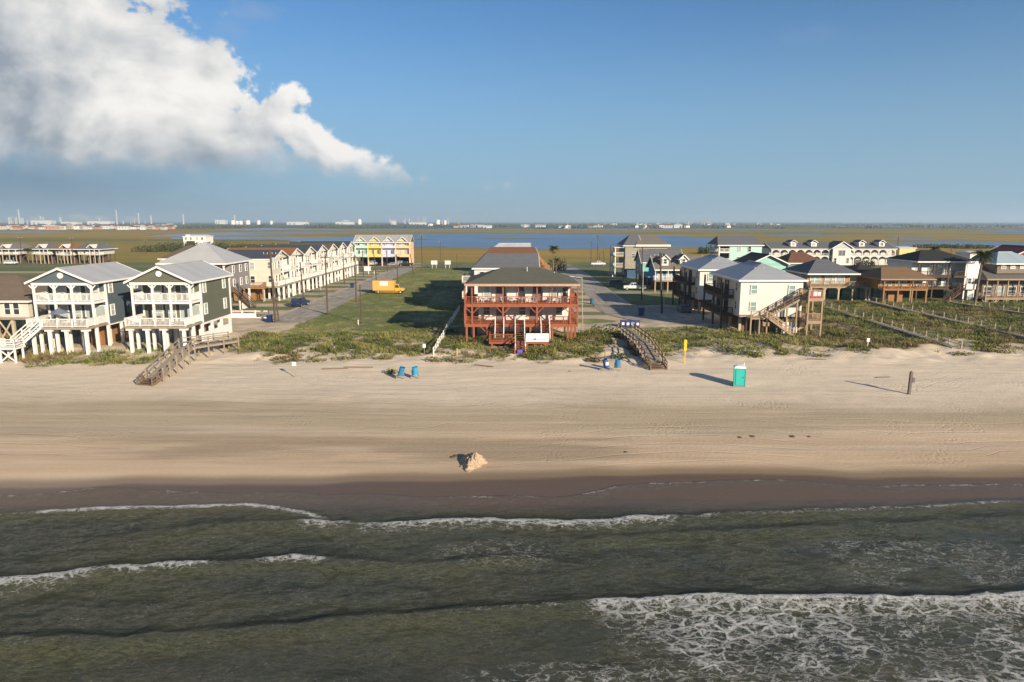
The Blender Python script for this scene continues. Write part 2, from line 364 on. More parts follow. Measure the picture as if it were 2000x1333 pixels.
def veg_amount(x, y, z):
    """0 sand .. 1 thick dune plants"""
    px, py = topx(x, y, zprof(y)); n = fbm(x*.3, y*.3, 4); n2 = fbm(x*1.1+3, y*1.1, 3)
    front = np.interp(px, vfx, vfy)+(n-.5)*34
    v = 1-sstep(py, front-9, front+1)
    left = (x < -39.5)&(y > 86.5); right = (x > 46)
    back = np.where(left, 88.0, np.where(right, 141.0, np.where(x > 12, 104.0, 101.0)))
    v = v*(1-sstep(y+(n-.5)*7, back-2, back+3))
    for p in PATHS: v = np.where(inpoly(px+(n-.5)*20, py+(n2-.5)*8, p), v*.12, v)
    # bare scoops of sand along the dune face on the left-hand lot
    bare = sstep(n2*.6+n*.5, .54, .63)*(1-sstep(y, 88, 103)*.5); v = v*(1-bare*np.where((x > -40)&(x < -8), .92, .75))
    return np.clip(v, 0, 1)
def ground_col(x, y, z):
    n = fbm(x*.12, y*.12, 4); n2 = fbm(x*.7, y*.7, 4); n3 = fbm(x*.02+9, y*.35, 4); px, py = topx(x, y, zprof(y))
    L = lambda a, b, t: a*(1-t)[:, None]+b*t[:, None]
    C = lambda *c: np.tile(np.array(c), (len(x), 1))
    dry = C(.56, .46, .335); c = dry*(.9+.22*n2)[:, None]
    pale = C(.68, .57, .43); c = L(c, pale, sstep(y+(n-.5)*10, 64, 72)*.75)
    # damp olive belt, pinkish lower beach, dark wet edge
    yw = y+(n3-.5)*6+(n-.5)*3
    c = L(c, C(.39, .31, .20), sstep(yw, 65.5, 62.5)*(1-sstep(yw, 58.5, 54.5))*.8)
    c = L(c, C(.47, .34, .215), sstep(yw, 58, 53)*.75)
    streak = sstep(fbm(x*.035+3, y*1.3, 4), .56, .68)*sstep(y, 66, 60); c = L(c, C(.56, .45, .33), streak*.55)
    stk2 = sstep(fbm(x*.05+13, y*.35+4, 4), .50, .66)*sstep(y, 60, 54); c = L(c, C(.27, .205, .14), stk2*.65); pk = sstep(fbm(x*.06+31, y*.3+8, 4), .52, .68)*sstep(y, 59, 55)*(1-sstep(y, 47, 49)*0); c = L(c, C(.60, .45, .30), pk*.5)
    ye = y+(fbm(x*.045, x*0+3.3, 4)-.5)*5.0-(x*.012); c = L(c, C(.20, .145, .09), sstep(ye, 48.4, 46.9)*.9)
    c = L(c, C(.122, .083, .052), sstep(ye, 46.6, 46.0))
    # soil of the lots: sandy; lawn; roadside grass
    lot = sstep(y, 86, 92); soil = C(.44, .355, .25)*(.85+.3*n2)[:, None]; c = L(c, soil, lot*.8)
    lawn = L(C(.098, .138, .034), C(.19, .185, .065), sstep(n*.6+n2*.5, .5, .72)); lawn = L(lawn, C(.075, .10, .028), sstep(fbm(x*.05+4, y*.03, 3), .52, .66)*.7)
    yy = y+(n-.5)*9
    mid = sstep(yy, 99, 105)*((x > -35.2+(n2-.5)*1.5)&(x < -6.5)); c = L(c, lawn, mid*(.93-.3*sstep(n2, .62, .72)))
    west = (x < -42.6)&(y > 118)&~((x > -62)&(np.mod(y-3+(n2-.5)*1.2, 11) < 5.2)); c = L(c, lawn, west*sstep(yy, 118, 126)*.95)
    c = L(c, L(lawn, C(.21, .17, .06), sstep(fbm(x*.02, y*.08, 4), .42, .6)), ((x < -64)&(y > 98))*.95)
    br = (x > 24.2)&(y > 137.5+(n2-.5)*3)&(x < 300)&~((y > 160)&(y < 164.5)); c = L(c, lawn, br*.95)
    east = (x > 46)&(y > 100); c = L(c, lawn*.9, east*sstep(y+n*6, 132, 140)*.9)
    mr = (x > -6.5)&(x < 17)&(y > 118)&(np.mod(y+2+(n2-.5), 11.3) < 5.0); c = L(c, lawn, mr*.8)
    isl = sstep(np.hypot((x-30.5)/6.5, (y-124)/1.8)+(n2-.5)*.6, 1.1, .8); c = L(c, lawn, isl*.9)
    isl = sstep(np.hypot((x-13.8)/4.2, (y-115)/2.6)+(n2-.5)*.5, 1.1, .8); c = L(c, lawn*1.2, isl*.9)
    isl = sstep(np.hypot((x-21)/4, (y-106.5)/1.2)+(n2-.5)*.9, 1.1, .8); c = L(c, lawn, isl*.7)
    c = L(c, lawn*.95, (y > 236)*sstep(n+n2*.3, .45, .6)*.8)
    v = veg_amount(x, y, z); vg = L(C(.075, .075, .03), C(.22, .165, .08), sstep(n2, .40, .66)); c = L(c, vg, v*.92)
    return np.clip(c, .01, 1)
gm, k, b = newmat('ground_soil_and_sand')
pos = k.n('ShaderNodeNewGeometry').outputs['Position']; at = k.n('ShaderNodeAttribute', attribute_name='tint').outputs['Color']
sy = k.n('ShaderNodeSeparateXYZ', i={0: pos})
fine = k.noise(pos, 3.2, 6, .7); trk = k.noise(k.mapv(pos, (.045, 2.6, 1)), 1., 4, .65); trk2 = k.noise(k.mapv(pos, (.10, .9, 1), rot=(0, 0, R(9))), 1., 5, .7)
beach = k.m('MULTIPLY', k.sm(sy.outputs[1], 47, 50), k.sm(sy.outputs[1], 88, 80))
fac = k.m('ADD', 1., k.m('MULTIPLY', k.m('SUBTRACT', fine, .5), .24))
fac = k.m('ADD', fac, k.m('MULTIPLY', beach, k.m('ADD', k.m('MULTIPLY', k.m('SUBTRACT', trk, .5), .26), k.m('MULTIPLY', k.m('SUBTRACT', trk2, .5), .36))))
# tyre ruts and trodden patches in the dry sand
wy = k.m('ADD', sy.outputs[1], k.m('MULTIPLY', k.noise(k.mapv(pos, (.02, .02, .02)), 1., 3, .5), 16.))
rut = k.m('ABSOLUTE', k.m('SUBTRACT', k.m('FRACT', k.m('MULTIPLY', wy, .55)), .5)); rutm = k.m('MULTIPLY', k.sm(rut, .07, .0), k.sm(k.noise(k.mapv(pos, (.03, .13, 1)), 1., 3, .5), .47, .58))
wy2 = k.m('ADD', k.m('ADD', sy.outputs[1], k.m('MULTIPLY', sy.outputs[0], .16)), k.m('MULTIPLY', k.noise(k.mapv(pos, (.028, .028, 1), loc=(7, 3, 0)), 1., 3, .5), 26.))
rut2 = k.m('ABSOLUTE', k.m('SUBTRACT', k.m('FRACT', k.m('MULTIPLY', wy2, .62)), .5)); rutm = k.m('MAXIMUM', rutm, k.m('MULTIPLY', k.sm(rut2, .06, .0), k.sm(k.noise(k.mapv(pos, (.05, .09, 1), loc=(3, 9, 0)), 1., 3, .5), .52, .62)))
foot = k.n('ShaderNodeTexVoronoi', voronoi_dimensions='2D', i={'Vector': pos, 'Scale': 1.9}).outputs['Distance']; footm = k.m('MULTIPLY', k.sm(foot, .30, .12), k.sm(k.noise(pos, .13, 4, .6), .55, .70))
dryz = k.m('MULTIPLY', k.sm(sy.outputs[1], 60, 65), beach)
fac = k.m('SUBTRACT', fac, k.m('MULTIPLY', dryz, k.m('ADD', k.m('MULTIPLY', rutm, .17), k.m('MULTIPLY', footm, .13))))
cm = k.n('ShaderNodeVectorMath', operation='SCALE', i={0: at, 3: fac}); k.link(cm.outputs[0], b.inputs['Base Color'])
wetr = k.sm(sy.outputs[1], 46.0, 48.2, .34, .93); k.link(wetr, b.inputs['Roughness']); b.inputs['Specular IOR Level'].default_value = .3
hgt = k.m('ADD', k.m('MULTIPLY', fine, .6), k.m('ADD', k.m('MULTIPLY', rutm, -.5), k.m('MULTIPLY', footm, -.5)))
hgt = k.m('ADD', hgt, k.m('MULTIPLY', trk, .35))
bmp = k.n('ShaderNodeBump', i={'Height': hgt, 'Strength': k.sm(sy.outputs[1], 46.5, 52, .02, .55), 'Distance': .09}); k.link(bmp.outputs[0], b.inputs['Normal'])
ys = np.concatenate([[-1500, -300, -40, 0, 15, 25, 32], np.arange(36, 110, .34), np.arange(110, 266, .8), np.arange(266, 312, 4)])
xs = axis_pts(-112, 118, .42, -3000, 3000, 1.3)
g = grid_obj('ground', xs, ys, zground, gm, {'tint': ground_col}); g['kind'] = 'structure'

# marsh to the horizon
mm, k, b = newmat('marsh_grass'); pos = k.n('ShaderNodeNewGeometry').outputs['Position']; sy = k.n('ShaderNodeSeparateXYZ', i={0: pos})
a1 = k.noise(k.mapv(pos, (.0022, .009, 1)), 1., 6, .6); a2 = k.noise(k.mapv(pos, (.012, .05, 1)), 1., 5, .6); a3 = k.noise(k.mapv(pos, (.0009, .0040, 1), loc=(4, 2, 0)), 1., 5, .6); a4 = k.noise(k.mapv(pos, (.25, .5, 1)), 1., 4, .65)
c = k.mix(k.sm(a1, .38, .62), (.35, .235, .055), (.25, .20, .048)); c = k.mix(k.sm(a2, .5, .72, 0, .75), c, (.30, .17, .06))
c = k.mix(k.sm(a3, .56, .68, 0, .75), c, (.12, .14, .045)); c = k.mix(k.sm(a2, .44, .28, 0, .6), c, (.15, .155, .045))
far = k.sm(sy.outputs[1], 1150, 2200); c = k.mix(k.m('MULTIPLY', far, .9), c, k.mix(k.sm(a3, .4, .6), (.07, .085, .04), (.14, .135, .06)))
fac = k.m('ADD', .72, k.m('MULTIPLY', a4, .56)); cm = k.n('ShaderNodeVectorMath', operation='SCALE', i={0: c, 3: fac}); k.link(cm.outputs[0], b.inputs['Base Color']); b.inputs['Roughness'].default_value = .9; b.inputs['Specular IOR Level'].default_value = .1
xs = axis_pts(-700, 700, 40, -45000, 45000, 1.4); ys = axis_pts(308, 900, 20, 308, 45000, 1.3)
g = grid_obj('marsh', xs, ys, lambda x, y: np.full(x.shape, .28), mm); g['kind'] = 'structure'

# lagoon and creeks behind the island
def flat_sheet(name, pts, z, m):
    o = MB().face([(x, y, z) for x, y in pts]).build(name, m); o['kind'] = 'structure'; return o
lm, k, b = newmat('lagoon_water'); pos = k.n('ShaderNodeNewGeometry').outputs['Position']
ln = k.noise(k.mapv(pos, (.004, .03, 1)), 1., 5, .6); c = k.mix(k.sm(ln, .42, .62), (.07, .13, .235), (.12, .175, .26)); k.link(c, b.inputs['Base Color']); b.inputs['Roughness'].default_value = .32
bm_ = k.n('ShaderNodeBump', i={'Height': k.noise(k.mapv(pos, (.35, .8, 1)), 1., 4, .6), 'Strength': .5, 'Distance': .25}); k.link(bm_.outputs[0], b.inputs['Normal'])
def wobble(px_pts, jit=1.):
    """outline given by pixels on the flat, made ragged between them"""
    out = []; n = len(px_pts)
    for i in range(n):
        a = px_pts[i]; c = px_pts[(i+1) % n]; L = math.hypot(c[0]-a[0], (c[1]-a[1])*6); q = max(1, int(L/18))
        for j in range(q):
            t = j/q; x, y, _ = gp(a[0]+(c[0]-a[0])*t, a[1]+(c[1]-a[1])*t+(random.random()-.5)*1.1*jit, .3); out.append((x, y))
    return out
WATERS = [[(560, 470), (640, 464), (800, 458), (900, 457), (1100, 457), (1250, 459), (1340, 461), (1400, 466), (1395, 473), (1380, 478), (1440, 483), (1330, 483), (1200, 485), (1050, 487), (980, 486), (880, 483), (815, 482), (700, 476), (600, 474)],
 [(270, 463), (340, 458), (420, 455), (560, 454), (700, 455), (600, 458), (480, 461), (380, 462)], [(330, 465), (420, 463), (560, 464), (640, 466), (560, 469), (430, 468), (340, 467)],
 [(400, 449), (520, 446), (700, 448), (860, 447), (1000, 447.5), (1250, 447), (1500, 448), (1640, 449.5), (1500, 450), (1200, 449.5), (900, 449.5), (700, 450), (520, 450)],
 [(1480, 459), (1560, 457), (1640, 459), (1590, 461.5), (1520, 461)], [(1700, 477), (1800, 474), (1900, 473), (2100, 476), (2100, 482), (1950, 484), (1850, 480), (1760, 479)],
 [(1610, 442.5), (1800, 441.5), (2150, 443), (2150, 446), (1900, 445)], [(1720, 464), (1800, 463), (1830, 466), (1760, 466.5)], [(1880, 452), (2000, 450), (2200, 452), (2200, 456), (1960, 455)], [(610, 474), (680, 471.5), (720, 473), (640, 477), (560, 478)], [(1690, 468.5), (1900, 467.5), (1960, 469.5), (1800, 470.5)], [(-200, 456), (60, 452.5), (180, 453.2), (60, 455), (-200, 459)]]
for i, p in enumerate(WATERS): flat_sheet('lagoon' if i == 0 else 'marsh_pool', wobble(p), .30+.02+.006*i, lm)
# hedges of brush at the marsh edge read as one dark mass far off
gi = [[(905, 465.5), (1010, 464.5), (1090, 466), (1000, 467)], [(640, 461), (760, 460), (830, 461.5), (720, 463)], [(1180, 474), (1260, 472.5), (1330, 474.5), (1240, 476)], [(460, 456.5), (560, 455.8), (620, 456.6), (540, 457.4)], [(1290, 464), (1360, 463.4), (1400, 464.8), (1330, 465.4)], [(700, 467.5), (800, 467), (860, 468.5), (760, 470)]]
for p in gi[:2]+gi[3:]: flat_sheet('marsh_island', wobble(p, .7), .46, mm)
# roads
am = mat('asphalt', (.155, .145, .13), .9, .2, .25, bump=.02, streak=False); cm_, k, b = newmat('road_concrete'); pos = k.n('ShaderNodeNewGeometry').outputs['Position']; q1 = k.noise(pos, .35, 6, .65); q2 = k.noise(k.mapv(pos, (1.2, .12, 1)), 1., 5, .65); q3 = k.noise(pos, 3., 4, .7)
cr = k.n('ShaderNodeTexVoronoi', voronoi_dimensions='2D', feature='DISTANCE_TO_EDGE', i={'Vector': k.mapv(pos, (.16, .2, 1)), 'Scale': 1.}).outputs['Distance']
c = k.mix(k.sm(q1, .5, .66, 0, .85), k.mix(k.sm(q2, .4, .65), (.25, .225, .19), (.33, .295, .25)), (.45, .37, .26)); c = k.mix(k.sm(cr, .02, .005, 0, .6), c, (.12, .11, .09)); cv = k.n('ShaderNodeVectorMath', operation='SCALE', i={0: c, 3: k.m('ADD', .8, k.m('MULTIPLY', q3, .4))}); k.link(cv.outputs[0], b.inputs['Base Color']); b.inputs['Roughness'].default_value = .92; sm_ = mat('sand_track', (.42, .34, .25), .95, .2, .3, streak=False)
def strip(name, pts, m, dz=.03, kind='structure', sub=1.5):
    """a sheet laid on the ground, cut into small faces that follow it"""
    k = MB(); (x0, y0), (x1, y1), (x2, y2), (x3, y3) = pts; n = max(1, int(max(abs(x1-x0), abs(x2-x3))/sub/2)); q = max(1, int(max(abs(y3-y0), abs(y2-y1))/sub))
    for j in range(q+1):
        for i in range(n+1):
            s = i/n; t = j/q; x = (x0*(1-s)+x1*s)*(1-t)+(x3*(1-s)+x2*s)*t; y = (y0*(1-s)+y1*s)*(1-t)+(y3*(1-s)+y2*s)*t
            wob = (random.random()-.5)*.25 if i in (0, n) else 0
            k.v.append((x+wob, y, dz))
    A = np.array(k.v); zz = np.max([zground(A[:, 0]+a, A[:, 1]+c) for a in (-.4, .4) for c in (-.7, .7)], 0); k.v = [(p[0], p[1], dz+z) for p, z in zip(k.v, zz)]
    for j in range(q):
        for i in range(n): a = j*(n+1)+i; k.f.append((a, a+1, a+n+2, a+n+1))
    o = k.build(name, m, None, True); o['kind'] = kind; return o
strip('highway', [(-700, 254.2), (700, 254.2), (700, 261.2), (-700, 261.2)], am, .05, sub=3)
strip('street', [(-41.6, 114), (-34.6, 112.5), (-35.2, 254), (-41.4, 254)], cm_, .03)
strip('street', [(17.4, 138), (23.8, 138), (23.8, 254), (17.4, 254)], cm_, .03)
def apron(name, poly, m, dz):
    pts = [gp(px, py, 1.8)[:2] for px, py in poly]; k = MB()
    k.face([(x, y, 1.8+dz) for x, y in pts]); o = k.build(name, m); o['kind'] = 'structure'; return o
apron('parking_apron', [(1389, 641), (1330, 639), (1240, 627), (1190, 617), (1165, 604), (1156.5, 592), (1194.7, 592), (1230, 597), (1310, 600), (1360, 612), (1389, 626)], cm_, .05)
strip('street', [(15.5, 131.5), (23.9, 131.5), (23.79, 138), (17.41, 138)], cm_, .026)
strip('sand_track', [(-260, 225), (-75, 226), (-75, 231), (-260, 232)], sm_, .03, sub=3)
strip('sand_track', [(-180, 150), (-70, 151), (-70, 154.5), (-180, 154)], sm_, .03, sub=3)
strip('forecourt', [(-63, 261.4), (-36, 261.4), (-36, 266.5), (-63, 266.5)], sm_, .03)
for i in range(7):
    y = 147.2+11*i; strip('driveway', [(-49, y), (-41.8, y), (-41.8, y+4), (-49, y+4)], CONC if i % 2 else sm_, .03)
strip('driveway', [(-52, 119), (-41.8, 117), (-41.8, 122), (-52, 123.5)], sm_, .03)
strip('driveway', [(24, 161), (40, 161), (40, 164), (24, 164)], CONC, .03)
yl = paint('yellow_line', (.5, .36, .05))
strip('road_marking', [(-300, 257.6), (300, 257.6), (300, 257.75), (-300, 257.75)], yl, .056, sub=3)

# ============================================================ sea
LEFT = [(-250, 1000), (0, 1004), (80, 1000), (200, 994), (300, 990), (400, 986), (480, 984), (520, 988), (560, 995), (600, 1004), (640, 1014)]
W1 = [(560, 1020), (640, 1021), (700, 1024), (750, 1026), (850, 1020), (1000, 1017), (1150, 1018), (1300, 1011), (1400, 1006), (1600, 1000), (1800, 994), (1900, 985), (2000, 981), (2300, 975)]
W1C = [(1100, 1055), (1300, 1043), (1450, 1036), (1600, 1030), (1750, 1024), (1900, 1016), (2200, 1005)]
W1B = [(300, 1040), (420, 1026), (560, 1024), (650, 1030), (800, 1045)]
W2 = [(-250, 1140), (0, 1136), (60, 1131), (150, 1118), (250, 1110), (400, 1104), (500, 1098), (560, 1092), (640, 1094), (760, 1104), (900, 1100), (1050, 1088)]
W3 = [(-250, 1272), (0, 1262), (150, 1256), (260, 1250), (400, 1239), (500, 1228), (700, 1210), (900, 1196), (1050, 1186), (1150, 1178), (1300, 1172), (1450, 1170), (1600, 1172), (1750, 1176), (1850, 1171), (2000, 1164), (2300, 1156)]
def line(pts): 
    w_ = [gp(px, py, .05) for px, py in pts]; return np.array([p[0] for p in w_]), np.array([p[1] for p in w_])
LINES = {k_: line(v) for k_, v in dict(L=LEFT, A=W1, C=W1C, B=W1B, D=W2, E=W3).items()}
def span(x, key, a, b, soft=1.2):              # 1 between pixel columns a..b of a line
    X0 = np.interp(a, [p[0] for p in {'L': LEFT, 'A': W1, 'C': W1C, 'B': W1B, 'D': W2, 'E': W3}[key]], LINES[key][0]); X1 = np.interp(b, [p[0] for p in {'L': LEFT, 'A': W1, 'C': W1C, 'B': W1B, 'D': W2, 'E': W3}[key]], LINES[key][0])
    return sstep(x, X0-soft, X0+soft)*(1-sstep(x, X1-soft, X1+soft))
HTS = dict(L=.08, A=.18, C=.11, B=.08, D=.17, E=.22)
def dline(x, y, key): X, Y = LINES[key]; return y-(np.interp(x, X, Y)+(fbm(x*.5+3, x*0+len(key)+ord(key), 3)-.5)*.5)
LIM = dict(L=(-300, 650), A=(560, 2300), C=(1120, 2300), B=(320, 780), D=(-300, 1040), E=(-300, 2300))
def zsea(x, y):
    z = np.zeros(x.shape)
    for key, h in HTS.items():
        d = dline(x, y, key); prof = np.where(d > 0, np.exp(-(d/.6)**2), np.exp(-(-d/(1.5 if h > .3 else 1.0))**1.35)); z = z+h*prof*span(x, key, *LIM[key], 2.5)*(.75+.5*fbm(x*.15, y*0+ord(key), 2))
    near = 1-sstep(y, 41, 44.5)
    z = z+near*((fbm(x*.28, y*.5, 3)-.5)*.22+(fbm(x*1.1+7, y*1.5, 3)-.5)*.11+(fbm(x*2.6, y*3.2+2, 2)-.5)*.045)
    return z*sstep(y, -60, 10)-(1-sstep(y, -60, 10))*.0
def shore(x):                                   # edge of the swash
    return 44.6+(fbm(x*.11+2, x*0, 3)-.5)*2.6+sstep(x, 4, 12)*1.5
def zsea2(x, y): 
    z = zsea(x, y); e = sstep(y, shore(x)-3.5, shore(x)); return z*(1-e)+e*(zprof(y)+.018)-sstep(y, shore(x), shore(x)+.5)*.6
def foam(x, y, z):
    f = np.zeros(x.shape)
    def add(key, a, b, L, s, lead=.25, soft=1.2):
        nonlocal f
        d = dline(x, y, key); q = np.where(d > lead, 0, np.where(d > -.16, 1., np.exp(-(-d-.16)/L)*.85)); f = np.maximum(f, q*s*span(x, key, a, b, soft))
    add('A', 690, 1325, 1.5, .86); add('A', 1325, 2300, .25, .5); add('A', 580, 690, 1.2, .8); add('L', 60, 640, .35, .8); add('L', -300, 100, .9, .45)
    add('D', -300, 200, 1.7, .88); add('D', 200, 415, .6, .86); add('D', 500, 645, .5, .84); add('E', 1140, 2300, 3.4, .96, .2, 1.5); add('E', 900, 1140, .3, .4)
    # drifting lace
    fd = fbm(x*.22+5, y*.3, 3); rgt = sstep(x, -2, 9)*sstep(y, 31.2, 29.5); f = np.maximum(f, rgt*(.50+.16*sstep(fd, .4, .6)))
    f = np.maximum(f, sstep(x, -8, 2)*sstep(y, 27.5, 25.5)*.52)
    f = np.maximum(f, sstep(x, 12, 20)*sstep(y, 39, 37)*sstep(y, 31, 33)*.43*sstep(fd, .3, .5)); f = np.maximum(f, sstep(np.hypot((x+1)/7, (y-36)/3.5), 1.1, .3)*.40)
    # swash edge line
    se = shore(x); f = np.maximum(f, np.exp(-((y-se+.15)/.16)**2)*.55*sstep(fbm(x*.4, x*0+8, 3), .38, .55)); f = np.maximum(f, sstep(y, se-2.2, se-1.2)*(1-sstep(y, se-.3, se))*.30)
    return f
def shallow(x, y, z): return sstep(y, 40.6, 43.2)
sea_m, k, b = newmat('sea_water'); pos = k.n('ShaderNodeNewGeometry').outputs['Position']; fo = k.n('ShaderNodeAttribute', attribute_name='foam').outputs['Fac']; sh = k.n('ShaderNodeAttribute', attribute_name='shallow').outputs['Fac']
wv = k.n('ShaderNodeVectorMath', operation='ADD', i={0: pos, 1: k.n('ShaderNodeVectorMath', operation='SCALE', i={0: k.n('ShaderNodeTexNoise', i={'Vector': pos, 'Scale': 1.3, 'Detail': 4}).outputs['Color'], 3: .9}).outputs[0]}).outputs[0]
vm = k.mapv(wv, (.62, 1.0, 1), rot=(0, 0, R(-32)))
v1 = k.n('ShaderNodeTexVoronoi', voronoi_dimensions='2D', feature='DISTANCE_TO_EDGE', i={'Vector': vm, 'Scale': 1.5}).outputs['Distance']; v2 = k.n('ShaderNodeTexVoronoi', voronoi_dimensions='2D', feature='DISTANCE_TO_EDGE', i={'Vector': vm, 'Scale': 3.6}).outputs['Distance']
spk = k.noise(pos, 5., 5, .7); cl = k.noise(pos, .7, 4, .6)
wid = k.m('MULTIPLY', k.m('MAXIMUM', k.m('SUBTRACT', fo, .30), 0.), k.m('ADD', .03, k.m('MULTIPLY', cl, .42)))
rn = k.noise(k.mapv(wv, (.55, 1.25, 1), rot=(0, 0, R(-30))), 1.5, 5, .62); rdg = k.m('ABSOLUTE', k.m('SUBTRACT', rn, .5)); rl = k.sm(k.m('SUBTRACT', rdg, k.m('MULTIPLY', wid, .30)), .018, -.012)
l1 = k.sm(k.m('SUBTRACT', v1, wid), .03, -.03); l2 = k.sm(k.m('SUBTRACT', v2, k.m('MULTIPLY', wid, .55)), .03, -.03)
dn = k.sm(fo, .48, .62); lace = k.m('MAXIMUM', k.m('MULTIPLY', k.m('MAXIMUM', k.m('MULTIPLY', l1, k.sm(cl, .30, .42)), k.m('MULTIPLY', k.m('MULTIPLY', l2, .6), k.sm(cl, .42, .56))), dn), k.m('MULTIPLY', rl, .8)); lace = k.m('MULTIPLY', lace, k.sm(spk, .26, .46))
lace = k.m('MULTIPLY', lace, k.sm(fo, .22, .42))
solid = k.sm(k.m('ADD', fo, k.m('MULTIPLY', k.m('SUBTRACT', spk, .5), 1.1)), .72, .95)
fm_ = k.m('MAXIMUM', k.m('MULTIPLY', lace, .8), k.m('MULTIPLY', solid, .95), clamp=True)
r1 = k.noise(k.mapv(pos, (1.0, 2.4, 1), rot=(0, 0, R(-24))), 2.1, 5, .68); r2 = k.noise(k.mapv(pos, (1., 1.8, 1), rot=(0, 0, R(20))), 7.5, 4, .7)
wn_ = k.noise(k.mapv(pos, (.12, .3, 1)), 1., 4, .55); wc = k.mix(k.sm(wn_, .38, .64), (.036, .042, .028), (.052, .055, .030)); wc = k.mix(k.m('MULTIPLY', sh, .85), wc, (.118, .085, .058))
wc = k.mix(k.m('MULTIPLY', k.n('ShaderNodeAttribute', attribute_name='crest').outputs['Fac'], .6), wc, (.078, .078, .030))  # light showing through the wave backs, put into the base colour as olive
rq = k.m('MULTIPLY', k.sm(r1, .34, .66, .74, 1.3), k.sm(r2, .3, .7, .78, 1.22)); rq = k.m('ADD', k.m('MULTIPLY', rq, k.lin(sh, 0., 1., 1., .15)), k.lin(sh, 0., 1., 0., .85)); wc = k.n('ShaderNodeVectorMath', operation='SCALE', i={0: wc, 3: rq}).outputs[0]  # base colour lightened on ripple crests, as if light passed through thin water
fleck = k.m('MULTIPLY', k.sm(k.m('ABSOLUTE', k.m('SUBTRACT', r1, .5)), .022, .004), k.m('MULTIPLY', k.sm(spk, .50, .66), k.sm(cl, .42, .62))); fm_ = k.m('MAXIMUM', fm_, k.m('MULTIPLY', k.m('MULTIPLY', fleck, .32), k.lin(sh, 0., 1., 1., 0.)))
cc = k.mix(fm_, wc, (.62, .63, .62)); k.link(cc, b.inputs['Base Color']); rr = k.m('ADD', k.m('ADD', .14, k.m('MULTIPLY', sh, .2)), k.m('MULTIPLY', fm_, .6)); k.link(rr, b.inputs['Roughness']); b.inputs['IOR'].default_value = 1.33
hh = k.m('ADD', k.m('ADD', r1, k.m('MULTIPLY', r2, .5)), k.m('MULTIPLY', fm_, .25)); bs = k.lin(sh, 0., 1., .85, .22)
bmp = k.n('ShaderNodeBump', i={'Height': hh, 'Strength': bs, 'Distance': .34}); k.link(bmp.outputs[0], b.inputs['Normal'])
xs = axis_pts(-47, 47, .16, -4000, 4000, 1.35); ys = np.concatenate([[-4000, -1500, -500, -150, -60, -20, 0, 10, 16, 20, 22], np.arange(23, 50.2, .13)])
def crest(x, y, z):
    c = np.zeros(x.shape)
    for key in HTS: d = dline(x, y, key); c = np.maximum(c, np.where(d > .1, 0, np.exp(-((d+.8)/.8)**2))*span(x, key, *LIM[key], 2.5))
    return c
sea = grid_obj('sea', xs, ys, zsea2, sea_m, {'foam': foam, 'shallow': shallow, 'crest': crest}); sea['kind'] = 'structure'

# ============================================================ houses
GZ = 1.8
GARY = wood('weathered', (.30, .26, .21)); PILING = wood('piling', (.40, .33, .24)); TEALP = siding('teal', (.16, .42, .40)); BLACKM = mat('black_plastic', (.02, .02, .022), .5)
def brackets(parent, x, y, z, m=WHITE, w_=.5, axis='X'):
    b = MB()
    for s in (-1, 1): b.beam((x, y, z-w_), (x+s*w_, y, z) if axis == 'X' else (x, y+s*w_, z), .1, .12)
    return b.build('brackets', m, parent)
def chair(name_label, x, y, z, m, rz=0, group=None):
    """plain outdoor chair: seat, back, four legs"""
    t = thing('deck_chair', name_label, 'chair', (x, y, z), group, rz); LOC[t.name] = Vector((0, 0, 0))
    MB().box(-.26, .26, -.26, .26, .38, .44).build('seat', m, t); MB().box(-.26, .26, .22, .28, .44, 1.0).build('backrest', m, t)
    for a in (-.22, .22):
        for c in (-.22, .22): MB().box(a-.03, a+.03, c-.03, c+.03, 0, .38).build('leg', m, t)
    for a in (-.27, .27): MB().box(a-.03, a+.03, -.24, .24, .60, .65).build('armrest', m, t)
    return t
def table(label, x, y, z, m, r=.55, group=None):
    t = thing('deck_table', label, 'table', (x, y, z), group); LOC[t.name] = Vector((0, 0, 0))
    MB().cyl((0, 0, .70), (0, 0, .75), r, r, 12).build('table_top', m, t)
    for a in range(4): q = math.pi/4+a*math.pi/2; MB().box(r*.6*math.cos(q)-.03, r*.6*math.cos(q)+.03, r*.6*math.sin(q)-.03, r*.6*math.sin(q)+.03, 0, .70).build('leg', m, t)
    return t

